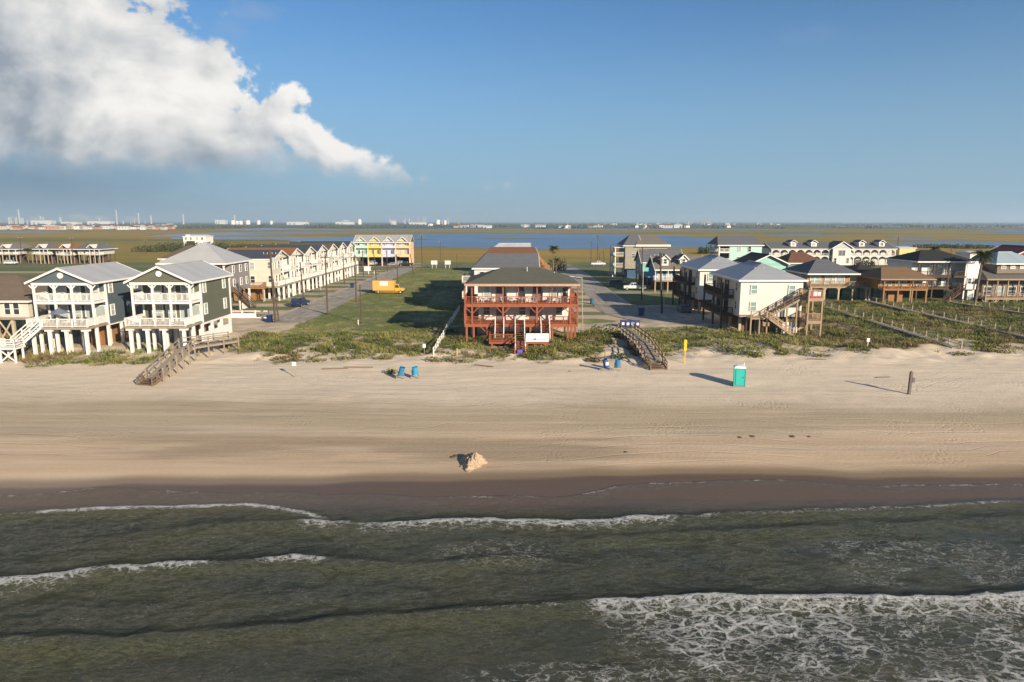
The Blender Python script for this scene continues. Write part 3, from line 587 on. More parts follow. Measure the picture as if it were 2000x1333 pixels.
# ---------------- two gable-front houses on white stilts (blue, green)
def gable_house(label, wm, xL, xR, Yd, Yc, Yw, Yb, py_deck, py_up, py_eave, py_peak, lat):
    h = thing('beach_house', label, 'house', ((xL+xR)/2, Yd, GZ-.1), 'gabled stilt houses on the dune')
    zl = fz(py_deck, Yd); zu = fz(py_up, Yc); ze = fz(py_eave, Yc); zr = fz(py_peak, Yc-.5); rm = metalroof('pale', (.40, .405, .40), 'Y')
    bp('wall', h, wm, xL, xR, Yw, Yb, zl-.3, ze)
    bp('band_board', h, WHITE, xL-.03, xR+.03, Yw-.04, Yb+.03, zl-.45, zl-.28)
    for (x, y) in ((xR+.02, Yw), (xR+.02, Yb), (xL-.02, Yw)): post(h, x, y, zl-.28, ze, .22, WHITE, 'corner_board')
    deck(h, xL-.05, xR+.05, Yd, Yw-.05, zl, GREYW, WHITE, 'SEW', .3)
    deck(h, xL, xR, Yc-.15, Yw-.05, zu, WHITE, WHITE, 'SEW', .3)
    roof(h, xL-.55, xR+.55, Yc-.6, Yb+.5, ze, zr, 'Y', rm, t=.18)
    ins = .55*(zr-ze)/((xR-xL)/2+.55)
    gable(h, 'S', xL-.05, xR+.05, Yc-.12, ze-.05, zr-.25-ins*.2, wm); gable(h, 'N', xL-.05, xR+.05, Yb-.02, ze-.05, zr-.35, wm)
    bp('porch_beam', h, WHITE, xL-.05, xR+.05, Yc-.16, Yc+.12, ze-.38, ze-.06)
    bp('porch_ceiling', h, OFFW, xL, xR, Yc+.13, Yw-.05, ze-.12, ze-.06)
    MB().cyl((((xL+xR)/2), Yc-.22, zr-1.0), (((xL+xR)/2), Yc-.10, zr-1.0), .38, .38, 14).build('gable_vent', WHITE, h)
    cols = [xL+.12, xL+(xR-xL)*.36, xL+(xR-xL)*.65, xR-.12]
    for x in cols:
        post(h, x, Yc, zl, zu-.3, .24, WHITE, 'column'); post(h, x, Yc, zu, ze-.38, .24, WHITE, 'column'); brackets(h, x, Yc, ze-.38, WHITE, .55)
    # stilts under the front deck, the porch line and the house
    for x in (xL+.5, xL+(xR-xL)*.34, xL+(xR-xL)*.62, xR-.4):
        post(h, x, Yd+.35, zgs(x, Yd+.35)-.2, zl-.3, .36, WHITE, 'stilt'); bp('cap_beam', h, WHITE, x-.5, x+.5, Yd+.1, Yd+.6, zl-.55, zl-.301)
    for j, y in enumerate((Yc+.3, Yw+.1, Yw+3.2, Yw+6.3, Yb-.2)):
        for x in (xL+.2, xL+(xR-xL)*.3, xL+(xR-xL)*.52, xL+(xR-xL)*.76, xR-.15): post(h, x, y, zgs(x, y)-.2, zl-.3, .32, WHITE, 'stilt')
    # storage room under the house, wood clad
    bp('storage_wall', h, ORANGEW, xL+4.2, xL+5.6, Yw+1.5, Yb-1, 1.3, zl-.31); bp('storage_wall', h, DARKW, xL+.8, xL+3.2, Yb-1.3, Yb-1, 1.3, zl-.31)
    if lat:
        for i in range(4):
            y0 = Yw+.3+i*(Yb-Yw-.6)/4; y1 = Yw+.05+(i+1)*(Yb-Yw-.6)/4
            bp('skirt_panel', h, WHITE, xR-.1, xR+.02, y0, y1, 1.5, 1.8+(zl-1.8)*.52); bp('skirt_header', h, WHITE, xR-.1, xR+.02, y0, y1, zl-.55, zl-.301)
    # openings behind the porches
    for z0, doors in ((zl, ((.24, 1.3, CURT), (.47, 1.2, CURT), (.80, 2.6, CURT))), (zu, ((.24, 1.3, CURT), (.48, 1.3, CURT), (.78, 1.6, CURT)))):
        for f, ww, pm in doors: window(h, 'S', xL+(xR-xL)*f, Yw-.06, z0+1.12, ww, 2.1, pm, name='glass_door')
    for y in (Yw+1.1, Yb-2.0):
        for z0 in (zl+1.55, zu+1.55): window(h, 'E', xR+.06, y, z0, .75, 1.35, CURT)
    for z0 in (zl+1.5, zu+1.5): window(h, 'E', xL+.35, Yw-1.2, z0, .6, 1.1, CURT) if False else None
    return h, zl, zu
hb, zl_b, zu_b = gable_house('dark blue house with white gable porches on white stilts', siding('blue', (.075, .10, .115)), -61.85, -54.15, 86.0, 87.9, 90.7, 100.0, 640, 590, 552, 524, False)
hg, zl_g, zu_g = gable_house('dark green house with white gable porches on white stilts', siding('green', (.10, .108, .078)), -49.9, -42.1, 87.0, 89.2, 92.0, 101.5, 638, 589.5, 551, 520.5, True)
MB().box(-53.6, -51.2, 95, 98, 5.2, 7.3).build('stair_bay', siding('blue', (0, 0, 0)), hb)
# parasol on the blue house's lower deck
p = thing('parasol', 'folded-out grey parasol on the deck of the dark blue house', 'parasol', (-58.3, 87.2, zl_b)); MB().cyl((-58.3, 87.2, zl_b), (-58.3, 87.2, zl_b+2.35), .03, .03, 6).build('pole', GREYW, p)
k_ = MB(); c_ = Vector((-58.3, 87.2, zl_b+2.4))
for i in range(8):
    a = i*math.pi/4; b_ = a+math.pi/4; k_.face([c_, c_+Vector((1.2*math.cos(a), 1.2*math.sin(a), -.75)), c_+Vector((1.2*math.cos(b_), 1.2*math.sin(b_), -.75))])
k_.build('canopy', paint('parasol_grey', (.12, .14, .19), .9), p)
for i, (dx, dz, mm_) in enumerate(((-2.2, zl_b, GREYW), (1.6, zl_b, DARKW), (2.6, zl_b, DARKW))): chair('deck chair on the lower porch of the dark blue house', -58.4+dx, 88.6, dz, mm_, R(180), 'chairs on the blue house porch')
for i, dx in enumerate((-2.3, -.4, 1.4)): chair('deck chair on the lower porch of the dark green house', -46.4+dx, 89.9, zl_g, DARKW if i else TANW, R(180), 'chairs on the green house porch')

# ---------------- low cream house at the far left and its white stair
h = thing('beach_house', 'low cream house with brown shingle roof on braced pilings', 'house', (-73, 92, GZ))
cw = siding('cream', (.55, .50, .42)); za = fz(620, 92); zb = fz(587, 92)
bp('wall', h, cw, -82, -65.6, 92, 103, za, zb); roof(h, -82.6, -65.0, 91.3, 103.6, zb, zb+2.9, 'X', shingle('brown', (.15, .115, .085)), 5.5, 5.5)
bp('floor_beam', h, GREYW, -82, -65.6, 91.97, 92.2, za-.35, za-.01)
for x in (-81, -77.5, -74, -70.4, -68.2, -66.0):
    for y in (92.4, 97.5, 102.5): post(h, x, y, 1.5, za-.02, .35, PILING, 'piling')
for a, b_ in ((-70.4, -68.2), (-74, -70.4), (-77.5, -74)): MB().beam((a, 92.4, 2), (b_, 92.4, za-.2), .1, .18).beam((b_, 92.45, 2), (a, 92.45, za-.2), .1, .18).build('cross_brace', PILING, h)
for x in (-68.4, -67.2, -73): window(h, 'S', x, 91.94, (za+zb)/2, .75, 1.5)
window(h, 'E', -65.54, 96, (za+zb)/2, .8, 1.3)
st = thing('beach_stair', 'white painted stair and ramp with cross-braced posts beside the dark blue house', 'stairs', (-62, 82.5, 1.4)); zla = 3.35
stairs(st, (-61.6, 83.4, zla), (-60.6, 86.0, zl_b), 1.5, 9, WHITE, WHITE)
bp('landing', st, WHITE, -62.6, -60.4, 81.6, 83.4, zla-.2, zla); deck(st, -70, -62.62, 81.6, 83.2, zla-.12, WHITE, WHITE, 'SN', .2, 1.0, .9)
railing(st, (-62.5, 81.68, zla), (-60.5, 81.68, zla), WHITE, 1., .9); railing(st, (-60.5, 81.7, zla), (-60.5, 83.3, zla), WHITE, 1., .9)
for x in (-60.6, -62.4, -64.4, -66.6, -68.8):
    for y in (81.75, 83.1): post(st, x, y, 1.0, zla-.2, .18, WHITE)
for a, b_ in ((-62.4, -60.6), (-66.6, -64.4)): MB().beam((a, 81.7, 1.6), (b_, 81.7, zla-.3), .08, .14).beam((b_, 81.72, 1.6), (a, 81.72, zla-.3), .08, .14).build('cross_brace', WHITE, st)

# ---------------- red house in the middle
RX0, RX1, RY, RYW, RYL = -6.7, 9.3, 95.2, 98.0, 99.8
rh = thing('beach_house', 'white house wrapped in red-stained decks and posts with dark hip roof', 'house', (1.2, RY, GZ))
z1 = fz(633, RY); z2 = fz(594, RY); z3 = fz(556, RY); zr = fz(527, RY+5.5)
wh = siding('white', (.60, .575, .53)); RY1 = 108.5
bp('wall', rh, wh, RX0+1.9, RX1-1.0, RYW, RY1-1.5, z2-.05, z3-.05); bp('wall', rh, wh, RX0+1.9, RX1-1.0, RYL, RY1-1.52, z1-.05, z2-.47)
for za_, n in ((z1, 3), (z2, 3)):    # projecting rooms between recessed entries
    for x0, x1 in ((-4.9, -2.9), (-.9, 1.9), (4.4, 8.2)): yw_ = RYL if za_ == z1 else RYW; bp('bay_wall', rh, wh, x0, x1, yw_-.5, yw_+.01, za_-.02, za_+(2.38 if za_ == z1 else 2.5))
roof(rh, RX0+.1, RX1+.1, RY-.6, RY1, z3+.1, zr+.25, 'X', shingle('olive_grey', (.105, .105, .082)), 5.2, 5.2, .26, wood('red_fade', (.40, .25, .18)))
deck(rh, RX0, RX1, RY, RYW, z2, REDW, REDW, 'SEW', .45, 1.0, .2); deck(rh, RX0, RX1, RY, RYL, z1, REDW, None, '', .45)
bp('deck', rh, REDW, RX0, RX0+1.88, RYL, RY1, z1-.35, z1-.02); bp('deck', rh, REDW, RX0, RX0+1.88, RYW, RY1, z2-.35, z2-.02)
bp('deck', rh, REDW, RX1-.98, RX1, RYL, RY1, z1-.35, z1-.02); bp('deck', rh, REDW, RX1-.98, RX1, RYW, RY1, z2-.35, z2-.02)
for zz in (z1, z2): railing(rh, (RX0+.08, RYW, zz), (RX0+.08, RY1-.2, zz), REDW, 1., .2); railing(rh, (RX1-.08, RYW, zz), (RX1-.08, RY1-.2, zz), REDW, 1., .2)
XP = [RX0+.1, RX0+1.1, -1.25, 3.5, RX1-1.1, RX1-.1]
for x in XP:
    post(rh, x, RY-.02, z1, z2-.45, .26, REDW); post(rh, x, RY-.02, z2, z3+.0, .18, REDW)
for x in (RX0+1.1, -1.25, 3.5, RX1-1.1): brackets(rh, x, RY-.03, z2-.45, REDW, .95)
for x in (.9, 5.6): post(rh, x, RY-.02, z2, z3, .1, REDW)
for x in (RX0+.3, RX0+1.3, -3.5, -.3, 2.6, 5.7, RX1-.9, RX1-.4, RX1-1.4):
    for y in (RY+.1, RY+6, RY1-.5): post(rh, x, y, 1.3, z1-.45, .28, REDW if y < 96 else DARKW, 'stilt')
for x in (-3.5, 5.7): brackets(rh, x, RY+.1, z1-.45, REDW, .9)
# lower front railing in pieces between the stairs
S1, S2, S3 = (-2.35, -1.15), (.45, 1.75), (4.05, 5.25)
for a, b_ in ((RX0+.08, S1[0]), (S1[1], S2[0]), (S2[1], S3[0]), (S3[1], RX1-.08)): railing(rh, (a, RY+.08, z1), (b_, RY+.08, z1), REDW, 1.0, .2)
# front platform, stairs
zp = fz(667, 91.0); PX0, PX1, PYa, PYb = -3.1, 4.9, 90.6, 93.0
for a, b_ in ((PX0, S2[0]), (S2[1], PX1)): deck(rh, a, b_, PYa, PYb, zp, REDW, REDW, 'S', .3, 1.0, .2)
railing(rh, (PX0+.08, PYa+.2, zp), (PX0+.08, PYb, zp), REDW, 1., .2); railing(rh, (PX1-.08, PYa+.2, zp), (PX1-.08, PYb, zp), REDW, 1., .2)
bp('deck', rh, REDW, S2[0]+.01, S2[1]-.01, PYa+.6, PYb, zp-.3, zp-.01)
for x in (PX0+.4, PX1-.4, .2, 2.0): 
    for y in (PYa+.15, PYb-.2): post(rh, x, y, 1.1, zp-.3, .26, REDW)
for s, n in ((S1, 7), (S2, 7), (S3, 7)): stairs(rh, ((s[0]+s[1])/2, PYb-.05, zp), ((s[0]+s[1])/2, RY, z1), s[1]-s[0], n, REDW, WHITE, 1.0)
stairs(rh, (1.1, 86.3, zgs(1.1, 86.3)+.1), (1.1, PYa+.6, zp), 1.3, 10, REDW, WHITE, 1.0)
for x in (.35, 1.85): post(rh, x, 85.6, 1.2, 2.9, .2, REDW); railing(rh, (x, 85.5, 1.62), (x, 86.3, 1.62), REDW, 1.0, .3)
# doors and windows
for x, zz, ww, hh, pm in ((-3.7, z1, .9, 1.5, GLASS), (1.5, z1, .9, 1.5, GLASS), (6.9, z1, .9, 1.5, GLASS), (-3.6, z2, .85, 1.5, CURT), (5.9, z2, .8, 1.3, CURT), (1.3, z2, 1.0, 1.6, GLASS), (7.6, z2, .8, 1.4, GLASS)): window(rh, 'S', x, (RYL if zz == z1 else RYW)-.56, zz+1.45, ww, hh, pm)
for x, zz in ((-1.7, z1), (3.2, z1), (-1.7, z2), (3.6, z2)): window(rh, 'S', x, (RYL if zz == z1 else RYW)-.06, zz+1.05, .95, 2.0, mat('door_shade', (.10, .12, .15), .5), REDW, 'door', False)
vent_pipe(rh, 2.2, RY+4.6, zr); vent_pipe(rh, 6.2, RY+5.2, fz(538, 100))
bn = tag(MB().box(1.9, 4.95, PYa-.09, PYa-.02, zp+.02, zp+1.15).build('banner', mat('banner_cloth', (.68, .68, .67), .8, .06), None), 'white banner with faint grey marks on the red platform rail', 'banner')
mk = MB()
for i, (a, b_, c_, d_) in enumerate(((.25, .55, .30, .38), (.65, .78, .28, .42), (.95, 1.35, .22, .46), (1.15, 1.28, .44, .60), (1.5, 1.62, .27, .44), (1.72, 2.0, .29, .36), (2.1, 2.2, .26, .44), (2.3, 2.6, .30, .40), (.15, 2.9, .78, .81))): mk.box(1.9+a, 1.9+b_, PYa-.105, PYa-.085, zp+c_, zp+d_)
mk.build('printed_mark', paint('grey_ink', (.22, .23, .25)), bn)
for i, x in enumerate((-5.0, -4.2, -3.2, -1.6)): chair('white plastic chair on the upper deck of the red-decked house', x, RY+1.0, z2, WHITE, R(random.choice((180, 160, 200))), 'white chairs on the red upper deck')
for i, x in enumerate((-.2, .7, 2.6, 3.3, 5.3, 6.7)): chair('white plastic chair on the upper deck of the red-decked house', x, RY+1.0, z2, WHITE, R(random.choice((180, 150, 210))), 'white chairs on the red upper deck')
for x in (-2.4, 1.7, 6.0): table('white round table on the upper deck of the red-decked house', x, RY+1.0, z2, WHITE, .6, 'white tables on the red upper deck')
MB().box(RX1-1.1, RX1-.3, RY+.3, RY+.9, z2+.38, z2+1.5).build('bench_back', REDW, rh)
bg_ = tag(MB().box(.7, 1.35, 85.7, 86.0, 1.75, 2.35).build('beach_bag', paint('violet', (.13, .08, .42)), None), 'violet bag at the foot of the red front stair', 'bag')

# ---------------- white rail fence along the lot line, west of the red house
f = thing('rail_fence', 'white two-rail fence running inland beside the red-decked house', 'fence', (-10, 86, GZ)); n = 17
for i in range(n+1):
    y = 85.6+i*2.55; z = zgs(-10, y); post(f, -10, y, z-.2, z+1.1, .13, WHITE)
    if i < n:
        zq = zgs(-10, y+2.55)
        for q in (.45, .95): MB().beam((-10, y, z+q), (-10, y+2.55, zq+q), .05, .14).build('rail', WHITE, f)

# ---------------- row of houses behind the red house
def plain_unit(label, x0, x1, y0, y1, zf, ze, zr, wm, rm, i0=2., i1=0., name='beach_house', group=None, deckE=True):
    h = thing(name, label, 'house', ((x0+x1)/2, y0, GZ), group)
    bp('wall', h, wm, x0, x1, y0, y1, zf, ze); roof(h, x0-.4, x1+.4, y0-.4, y1+.4, ze, zr, 'X', rm, i0, i1, .2)
    if i1 == 0: gable(h, 'E', y0, y1, x1, ze-.05, zr-.3, wm)
    if i0 == 0: gable(h, 'W', y0, y1, x0, ze-.05, zr-.3, wm)
    for x in np.linspace(x0+.3, x1-.3, 4):
        for y in (y0+.3, y1-.3): post(h, float(x), y, 1.5, zf, .3, PILING, 'piling')
    return h
brn = shingle('red_brown', (.16, .082, .05)); slate = shingle('slate', (.12, .125, .14)); dgrn = shingle('dark_green', (.05, .068, .06)); dblu = shingle('dark_blue', (.055, .065, .085)); dbrn = shingle('dark_brown', (.11, .085, .065)); orng = shingle('orange', (.24, .105, .05))
names = ['white house with slate grey roof right behind the red-decked house', 'red-brown roofed house next behind the slate roofed one', 'third house inland behind the red-decked house, red-brown roof', 'fourth house inland behind the red-decked house, red-brown roof', 'fifth house inland behind the red-decked house, red-brown roof']
for i, nm in enumerate(names):
    y0 = 121.5+11.3*i; ze = fz(524, 121.5)-.12*i; dx = .25*i
    h = plain_unit(nm, -6.7-.1*i, 4.5+dx, y0, y0+9.6, 4.6, ze, ze+2.3, wh if i != 2 else cw, slate if i == 0 else brn, 2.3)
    for zz in (5.0, 7.8):
        deck(h, -9.0 if i == 0 else -8.4, -6.75-.1*i, y0+1, y0+8, zz, GREYW, WHITE, 'SWN', .25); deck(h, 4.55+dx, 7.2, y0+.5, y0+8.5, zz, ORANGEW, ORANGEW, 'SEN', .25, 1.05, .2)
    for x in (7.0, -8.2):
        for y in (y0+1.2, y0+7.8): post(h, x, y, 1.6, ze if x > 0 else 7.6, .24, ORANGEW if x > 0 else WHITE)
    for zz in (6.2, 9.1): window(h, 'S', -5.3, y0-.06, zz, .8, 1.2)
    for yy in (y0+2.5, y0+6.5):
        for zz in (6.2, 9.0): window(h, 'E', 4.56+dx, yy, zz, 1.0, 1.4); window(h, 'W', -6.76-.1*i, yy, zz, 1.0, 1.4)
h = plain_unit('pale metal roofed house at the inland end of the red-decked row', -6.6, 5.8, 222, 234, 4.6, fz(488, 222), fz(475.5, 228), TEALP, metalroof('white', (.52, .52, .50), 'X'), 2.6); window(h, 'S', -2, 221.94, 7, 1, 1.4)

# ---------------- grey hip-roofed house behind the green one
h = thing('beach_house', 'grey two-storey house with pale hip roof and brown outside stair', 'house', (-57, 124, GZ)); gw = siding('grey', (.22, .20, .20)); ze = fz(514.5, 124); zf = fz(571, 126)
bp('wall', h, gw, -63.5, -52, 126.2, 135.5, zf, ze); roof(h, -64.1, -51.4, 123.3, 136.1, ze, ze+3.6, 'Y', metalroof('pale', (.40, .405, .40), 'Y'), 6.2, 6.2)
zmid = (zf+ze)/2-.1; deck(h, -63.5, -52, 123.8, 126.15, zf+.1, GREYW, WHITE, 'SE'); deck(h, -63.5, -52, 123.8, 126.15, zmid, WHITE, WHITE, 'SE')
for x in (-63.3, -59.6, -55.9, -52.15):
    post(h, x, 123.95, zf+.1, zmid-.28, .24, WHITE, 'column'); post(h, x, 123.95, zmid, ze, .24, WHITE, 'column'); brackets(h, x, 123.95, ze-.1, WHITE, .6)
    for y in (123.95, 130, 135.2): post(h, x, y, 1.5, zf-.18, .34, WHITE, 'stilt')
for y in (127.6, 131, 133.8): window(h, 'E', -51.94, y, zmid+1.5, .7, 1.3); window(h, 'E', -51.94, y, zf+1.6, .7, 1.3)
for x in (-61, -57.5, -54): window(h, 'S', x, 126.14, zmid+1.1, 1.4, 2.0, CURT, name='glass_door'); window(h, 'S', x, 126.14, zf+1.2, 1.4, 2.0, CURT, name='glass_door')
stairs(h, (-51.0, 133.5, 1.9), (-51.0, 126.0, zf+.1), 1.3, 14, BROWNW, BROWNW)
bp('skirt_panel', h, WHITE, -52.1, -51.95, 131, 135, 1.6, 3.4)
vent_pipe(h, -60, 128, ze+2.0); vent_pipe(h, -59.2, 128.4, ze+2.1)
pf = thing('panel_fence', 'white board fence in front of the grey hip-roofed house', 'fence', (-52, 118.5, GZ)); x0, x1 = -51.8, -42.6
for i in range(5): post(pf, x0+i*(x1-x0)/4, 118.5, 1.6, 3.2, .18, WHITE)
for i in range(4):
    a = x0+i*(x1-x0)/4+.1; b_ = x0+(i+1)*(x1-x0)/4-.1; bp('panel', pf, WHITE, a, b_, 118.46, 118.54, 1.75, 2.65 if i < 3 else 2.0); bp('rail', pf, WHITE, a, b_, 118.44, 118.56, 3.0, 3.14)

# ---------------- seven gabled townhouses along the west street
TW = [(.55, .50, .41), (.60, .57, .50), (.60, .57, .52), (.60, .57, .52), (.57, .53, .45), (.60, .57, .52), (.60, .575, .53)]
TR = [dblu, orng, dgrn, dblu, dbrn, dgrn, dblu]; TN = ['cream townhouse with dark blue roof beside the grey hip-roofed house', 'second townhouse from the grey house, rusty orange roof', 'third townhouse from the grey house, dark green roof', 'fourth townhouse from the grey house, dark blue roof', 'fifth townhouse from the grey house, dark brown roof', 'sixth townhouse from the grey house, dark green roof', 'last townhouse before the highway, dark blue roof']
zf = fz(556, 150); ze = fz(506.5, 145); zr = fz(488.5, 151)
for i in range(7):
    y0 = 145+11*i; y1 = y0+10.5; xw = -52; x0 = -66; wm = siding('town%d' % i, TW[i]); zm = (zf+ze)/2
    h = thing('townhouse', TN[i], 'house', (xw, y0, GZ), 'gabled townhouses along the street')
    bp('wall', h, wm, x0, xw, y0, y1, zf, ze); bp('bay_wall', h, wm, xw, xw+1.3, y0+.2, y0+5.2, zf, ze)
    roof(h, x0-.4, xw+1.7, y0-.02, y1+.02, ze, zr, 'X', TR[i], 3. if i == 0 else 0., 0., .2); gable(h, 'E', y0+.1, y1-.1, xw+1.28, ze-.06, zr-.3, wm)
    deck(h, xw, -49.6, y0+.1, y1-.1, zf+.05, GREYW, WHITE, 'SEN', .35); deck(h, xw, -50.2, y0+5.25, y1-.1, zm, WHITE, WHITE, 'EN', .3)
    for y in (y0+5.4, y1-.25): post(h, -50.3, y, zf+.05, zm-.3, .2, WHITE, 'column'); post(h, -50.3, y, zm, ze-.1, .2, WHITE, 'column')
    for y in (y0+.4, y0+3.7, y0+7, y1-.4):
        post(h, -49.8, y, 1.6, zf-.3, .36, WHITE, 'stilt'); post(h, -53, y, 1.6, zf, .36, WHITE, 'stilt')
    bp('garage_or_shade_wall', h, DARKW if i else ORANGEW, -64, -55, y0+.6, y1-.6, 1.6, zf-.02)
    for y in (y0+1.7, y0+3.7):
        for zz in (zf+1.55, zm+1.55): window(h, 'E', xw+1.36, y, zz, .85, 1.5)
    for zz in (zf+1.15, zm+1.1): window(h, 'E', xw+.06, y0+7.9, zz, 2.0, 2.0, name='glass_door')
    window(h, 'E', xw+1.36, y0+5.25, ze+.9, .7, .9)
    for zz in (zf+1.6, zm+1.6): window(h, 'S', xw+.6, y0+.2-.06, zz, .6, 1.3) if i == 0 else None; window(h, 'N', xw+.6, y0+5.26, zz, .6, 1.3)
    if i == 0:
        for x in (-55, -57.5): window(h, 'S', x, y0-.06, zm+1.5, .9, 1.4); window(h, 'S', x, y0-.06, zf+1.5, .9, 1.4)
        deck(h, -56.5, -52.1, y0-2, y0-.05, zf, ORANGEW, ORANGEW, 'SE', .3, 1.0, .2)
        for x in (-56.3, -52.3): post(h, x, y0-1.8, 1.6, zf-.3, .24, TANW)

# ---------------- pastel fourplex across the highway
h4 = thing('rowhouse', 'four-unit rowhouse in mint, yellow, lavender and peach across the highway', 'house', (-49.5, 267, 1.5))
FX0, FX1 = fx(692, 500, 267), fx(800, 500, 267); wid = (FX1-FX0)/4; zA = fz(501, 267); zB = fz(484, 267); zC = fz(474, 267); zD = fz(459.5, 271)
for i, c_ in enumerate(((.40, .56, .48), (.66, .48, .14), (.47, .49, .60), (.66, .46, .29))):
    a = FX0+i*wid; b_ = a+wid; wm = siding('pastel%d' % i, c_)
    bp('wall', h4, wm, a, b_, 268.6, 277, zA, zC); bp('balcony', h4, wm, a+.05, b_-.05, 267, 268.58, zA-.3, zA+.75); bp('balcony', h4, wm, a+.05, b_-.05, 267, 268.58, zB-.25, zB+.7)
    roof(h4, a+.5, b_-.9, 267.6, 273, zC+.5, zD-.5, 'Y', metalroof('grey', (.33, .34, .34), 'Y'), 0, 0, .18); gable(h4, 'S', a+.7, b_-1.1, 268.3, zC+.3, zD-.9, wm); bp('bay_wall', h4, wm, a+.9, b_-1.3, 268.3, 268.62, zB+.7, zC+.35)
    for x in (a+1.6, b_-1.7): window(h4, 'S', x, 268.24, zB+1.4, .8, 1.2); window(h4, 'S', x, 268.54, zA+1.6, .8, 1.4)
    for x in (a+.1, b_-.1): post(h4, x, 267.2, 1.3, zA-.3, .25, wm); post(h4, x, 267.2, zA+.75, zC, .2, wm, 'column')
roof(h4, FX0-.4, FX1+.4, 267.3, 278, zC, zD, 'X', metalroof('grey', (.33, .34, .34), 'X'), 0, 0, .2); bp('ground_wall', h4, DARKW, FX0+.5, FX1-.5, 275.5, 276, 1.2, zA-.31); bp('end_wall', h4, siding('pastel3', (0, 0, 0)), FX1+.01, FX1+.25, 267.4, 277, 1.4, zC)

# ---------------- cream hip-roofed pair by the east street
def cream_pair(label, Yf, Yb, main):
    h = thing('beach_house', label, 'house', (39, Yf, GZ), 'cream hip-roofed houses on brown pilings'); x0, x1 = 34.5, 43.9; wm = siding('pale_cream', (.60, .565, .51))
    zf = fz(619, 102.8); ze = fz(547, 102.8); zr = fz(513.5, 108.5); zm = (zf+ze)/2
    bp('wall', h, wm, x0, x1, Yf, Yb, zf, ze); roof(h, x0-.5, x1+.5, Yf-.5, Yb+.5, ze, zr, 'Y', metalroof('blue_grey', (.30, .315, .33), 'Y'), 5.2, 4.0, .2)
    for y in (Yf+.2, Yf+4.8, Yf+9.6, Yb-.2):
        for x in (x0+.2, 37.6, 40.7, x1-.2): post(h, x, y, 1.4, zf, .36, PILING, 'piling')
    bp('floor_beam', h, DARKW, x0, x1, Yf-.03, Yf+.25, zf-.35, zf-.01)
    bp('storage_wall', h, BROWNW, 36, x1-.6, Yf+3.5, Yb-1, 1.5, zf-.36)
    for zz in (zf, zm):
        deck(h, x0-1.9, x0-.02, Yf+3.0, Yb-1.2, zz, DARKW, DARKW, 'SWN', .35, 1.05, .2)
        for y in (Yf+6.5, Yb-4): window(h, 'W', x0-.06, y, zz+1.15, 1.7, 2.0, GLASS, DARKW, 'glass_door')
        window(h, 'W', x0-.06, Yf+1.6, zz+1.6, .7, 1.2); window(h, 'W', x0-.06, Yb-.8, zz+1.6, .7, 1.2)
    for y in (Yf+3.2, Yf+7.5, Yb-1.4): post(h, x0-1.75, y, 1.5, ze-.2, .26, DARKW)
    for x, zz in ((x0+2.0, zm+1.35), (x1-1.7, zm+1.3), (x0+2.0, zf+1.6)): window(h, 'S', x, Yf-.06, zz, .85, 1.25, mat('green_blind', (.19, .27, .25), .3))
    for a in (0, 1.3): vent_pipe(h, 37.6+a, Yf+3.2, ze+(zr-ze)*.55)
    return h, zf, zm, ze
h, zf, zm, ze = cream_pair('cream house with blue-grey hip roof and long brown beach stair', 102.8, 117.3, True)
cream_pair('cream house with blue-grey hip roof standing behind the one with the beach stair', 125.5, 139.8, False)
# long outside stair, landing and the lookout deck
z_l = zf+.15
xa = fx(1500, 615, 100.6); xb = fx(1566, 570, 100.6)
stairs(h, (xa, 101.4, z_l), (xb, 101.4, zm+.1), 1.4, 15, GREYW, BROWNW)
deck(h, xa-2.6, xa, 100.5, 102.4, z_l, TANW, TANW, 'S', .25, 1.0, .2)
for x in (xa-2.5, xa-1.2, xa-.1):
    for y in (100.6, 102.3): post(h, x, y, 1.4, z_l-.25, .2, TANW)
for q in (.3, .6, .9): post(h, xa+(xb-xa)*q, 100.75, 1.4, z_l+(zm-z_l)*q-.1, .2, TANW)
stairs(h, (xa+3.4, 100.0, 1.9), (xa-.2, 99.95, z_l), 1.2, 12, TANW, TANW)
t0 = fx(1574, 600, 100.2); t1 = fx(1604, 600, 100.2); zt1 = fz(626, 100.2); zt2 = fz(582, 100.2)
deck(h, t0, t1, 99.6, 103, zt2, TANW, TANW, 'SEW', .45, 1.15, .2); deck(h, t0, t1, 99.6, 103, zt1, TANW, TANW, 'SEW', .45, 1.05, .2); bp('deck', h, TANW, xb-.1, t0, 100.6, 102.2, zt2-.25, zt2-.02)
for x in (t0+.12, t1-.12):
    for y in (99.7, 102.9): post(h, x, y, 1.4, zt2+1.2, .22, TANW)
post(h, (t0+t1)/2, 102.5, 1.4, zt2-.4, .2, TANW)
tag(MB().box(t0+.35, t1-.45, 99.55, 99.62, zt2+.15, zt2+1.05).build('banner', mat('red_cloth', (.42, .07, .09), .8, .1), None), 'red and white banner on the lookout deck rail of the cream house', 'banner')
bo = bpy.data.objects['banner.001'] if 'banner.001' in bpy.data.objects else None
if bo: k_ = MB(); k_.box(t0+.7, t0+1.25, 99.53, 99.57, zt2+.35, zt2+.95); k_.box(t0+1.35, t0+1.75, 99.53, 99.57, zt2+.4, zt2+.9); k_.build('printed_mark', WHITE, bo)
tag(MB().box(40.6, 42.9, 101.5, 101.6, 1.9, 3.6).build('privacy_screen', WHITE, None), 'white board screen under the cream house stair', 'screen')
bp('slat_fence', h, TANW, xa+2.6, xa+4.6, 103.0, 103.1, 1.7, 3.3)
wc = tag(MB().box(38.5, 40.6, 104, 105.5, 1.8, 3.2).build('utility_box', TANW, None), 'tan wooden box under the cream house with the beach stair', 'box')

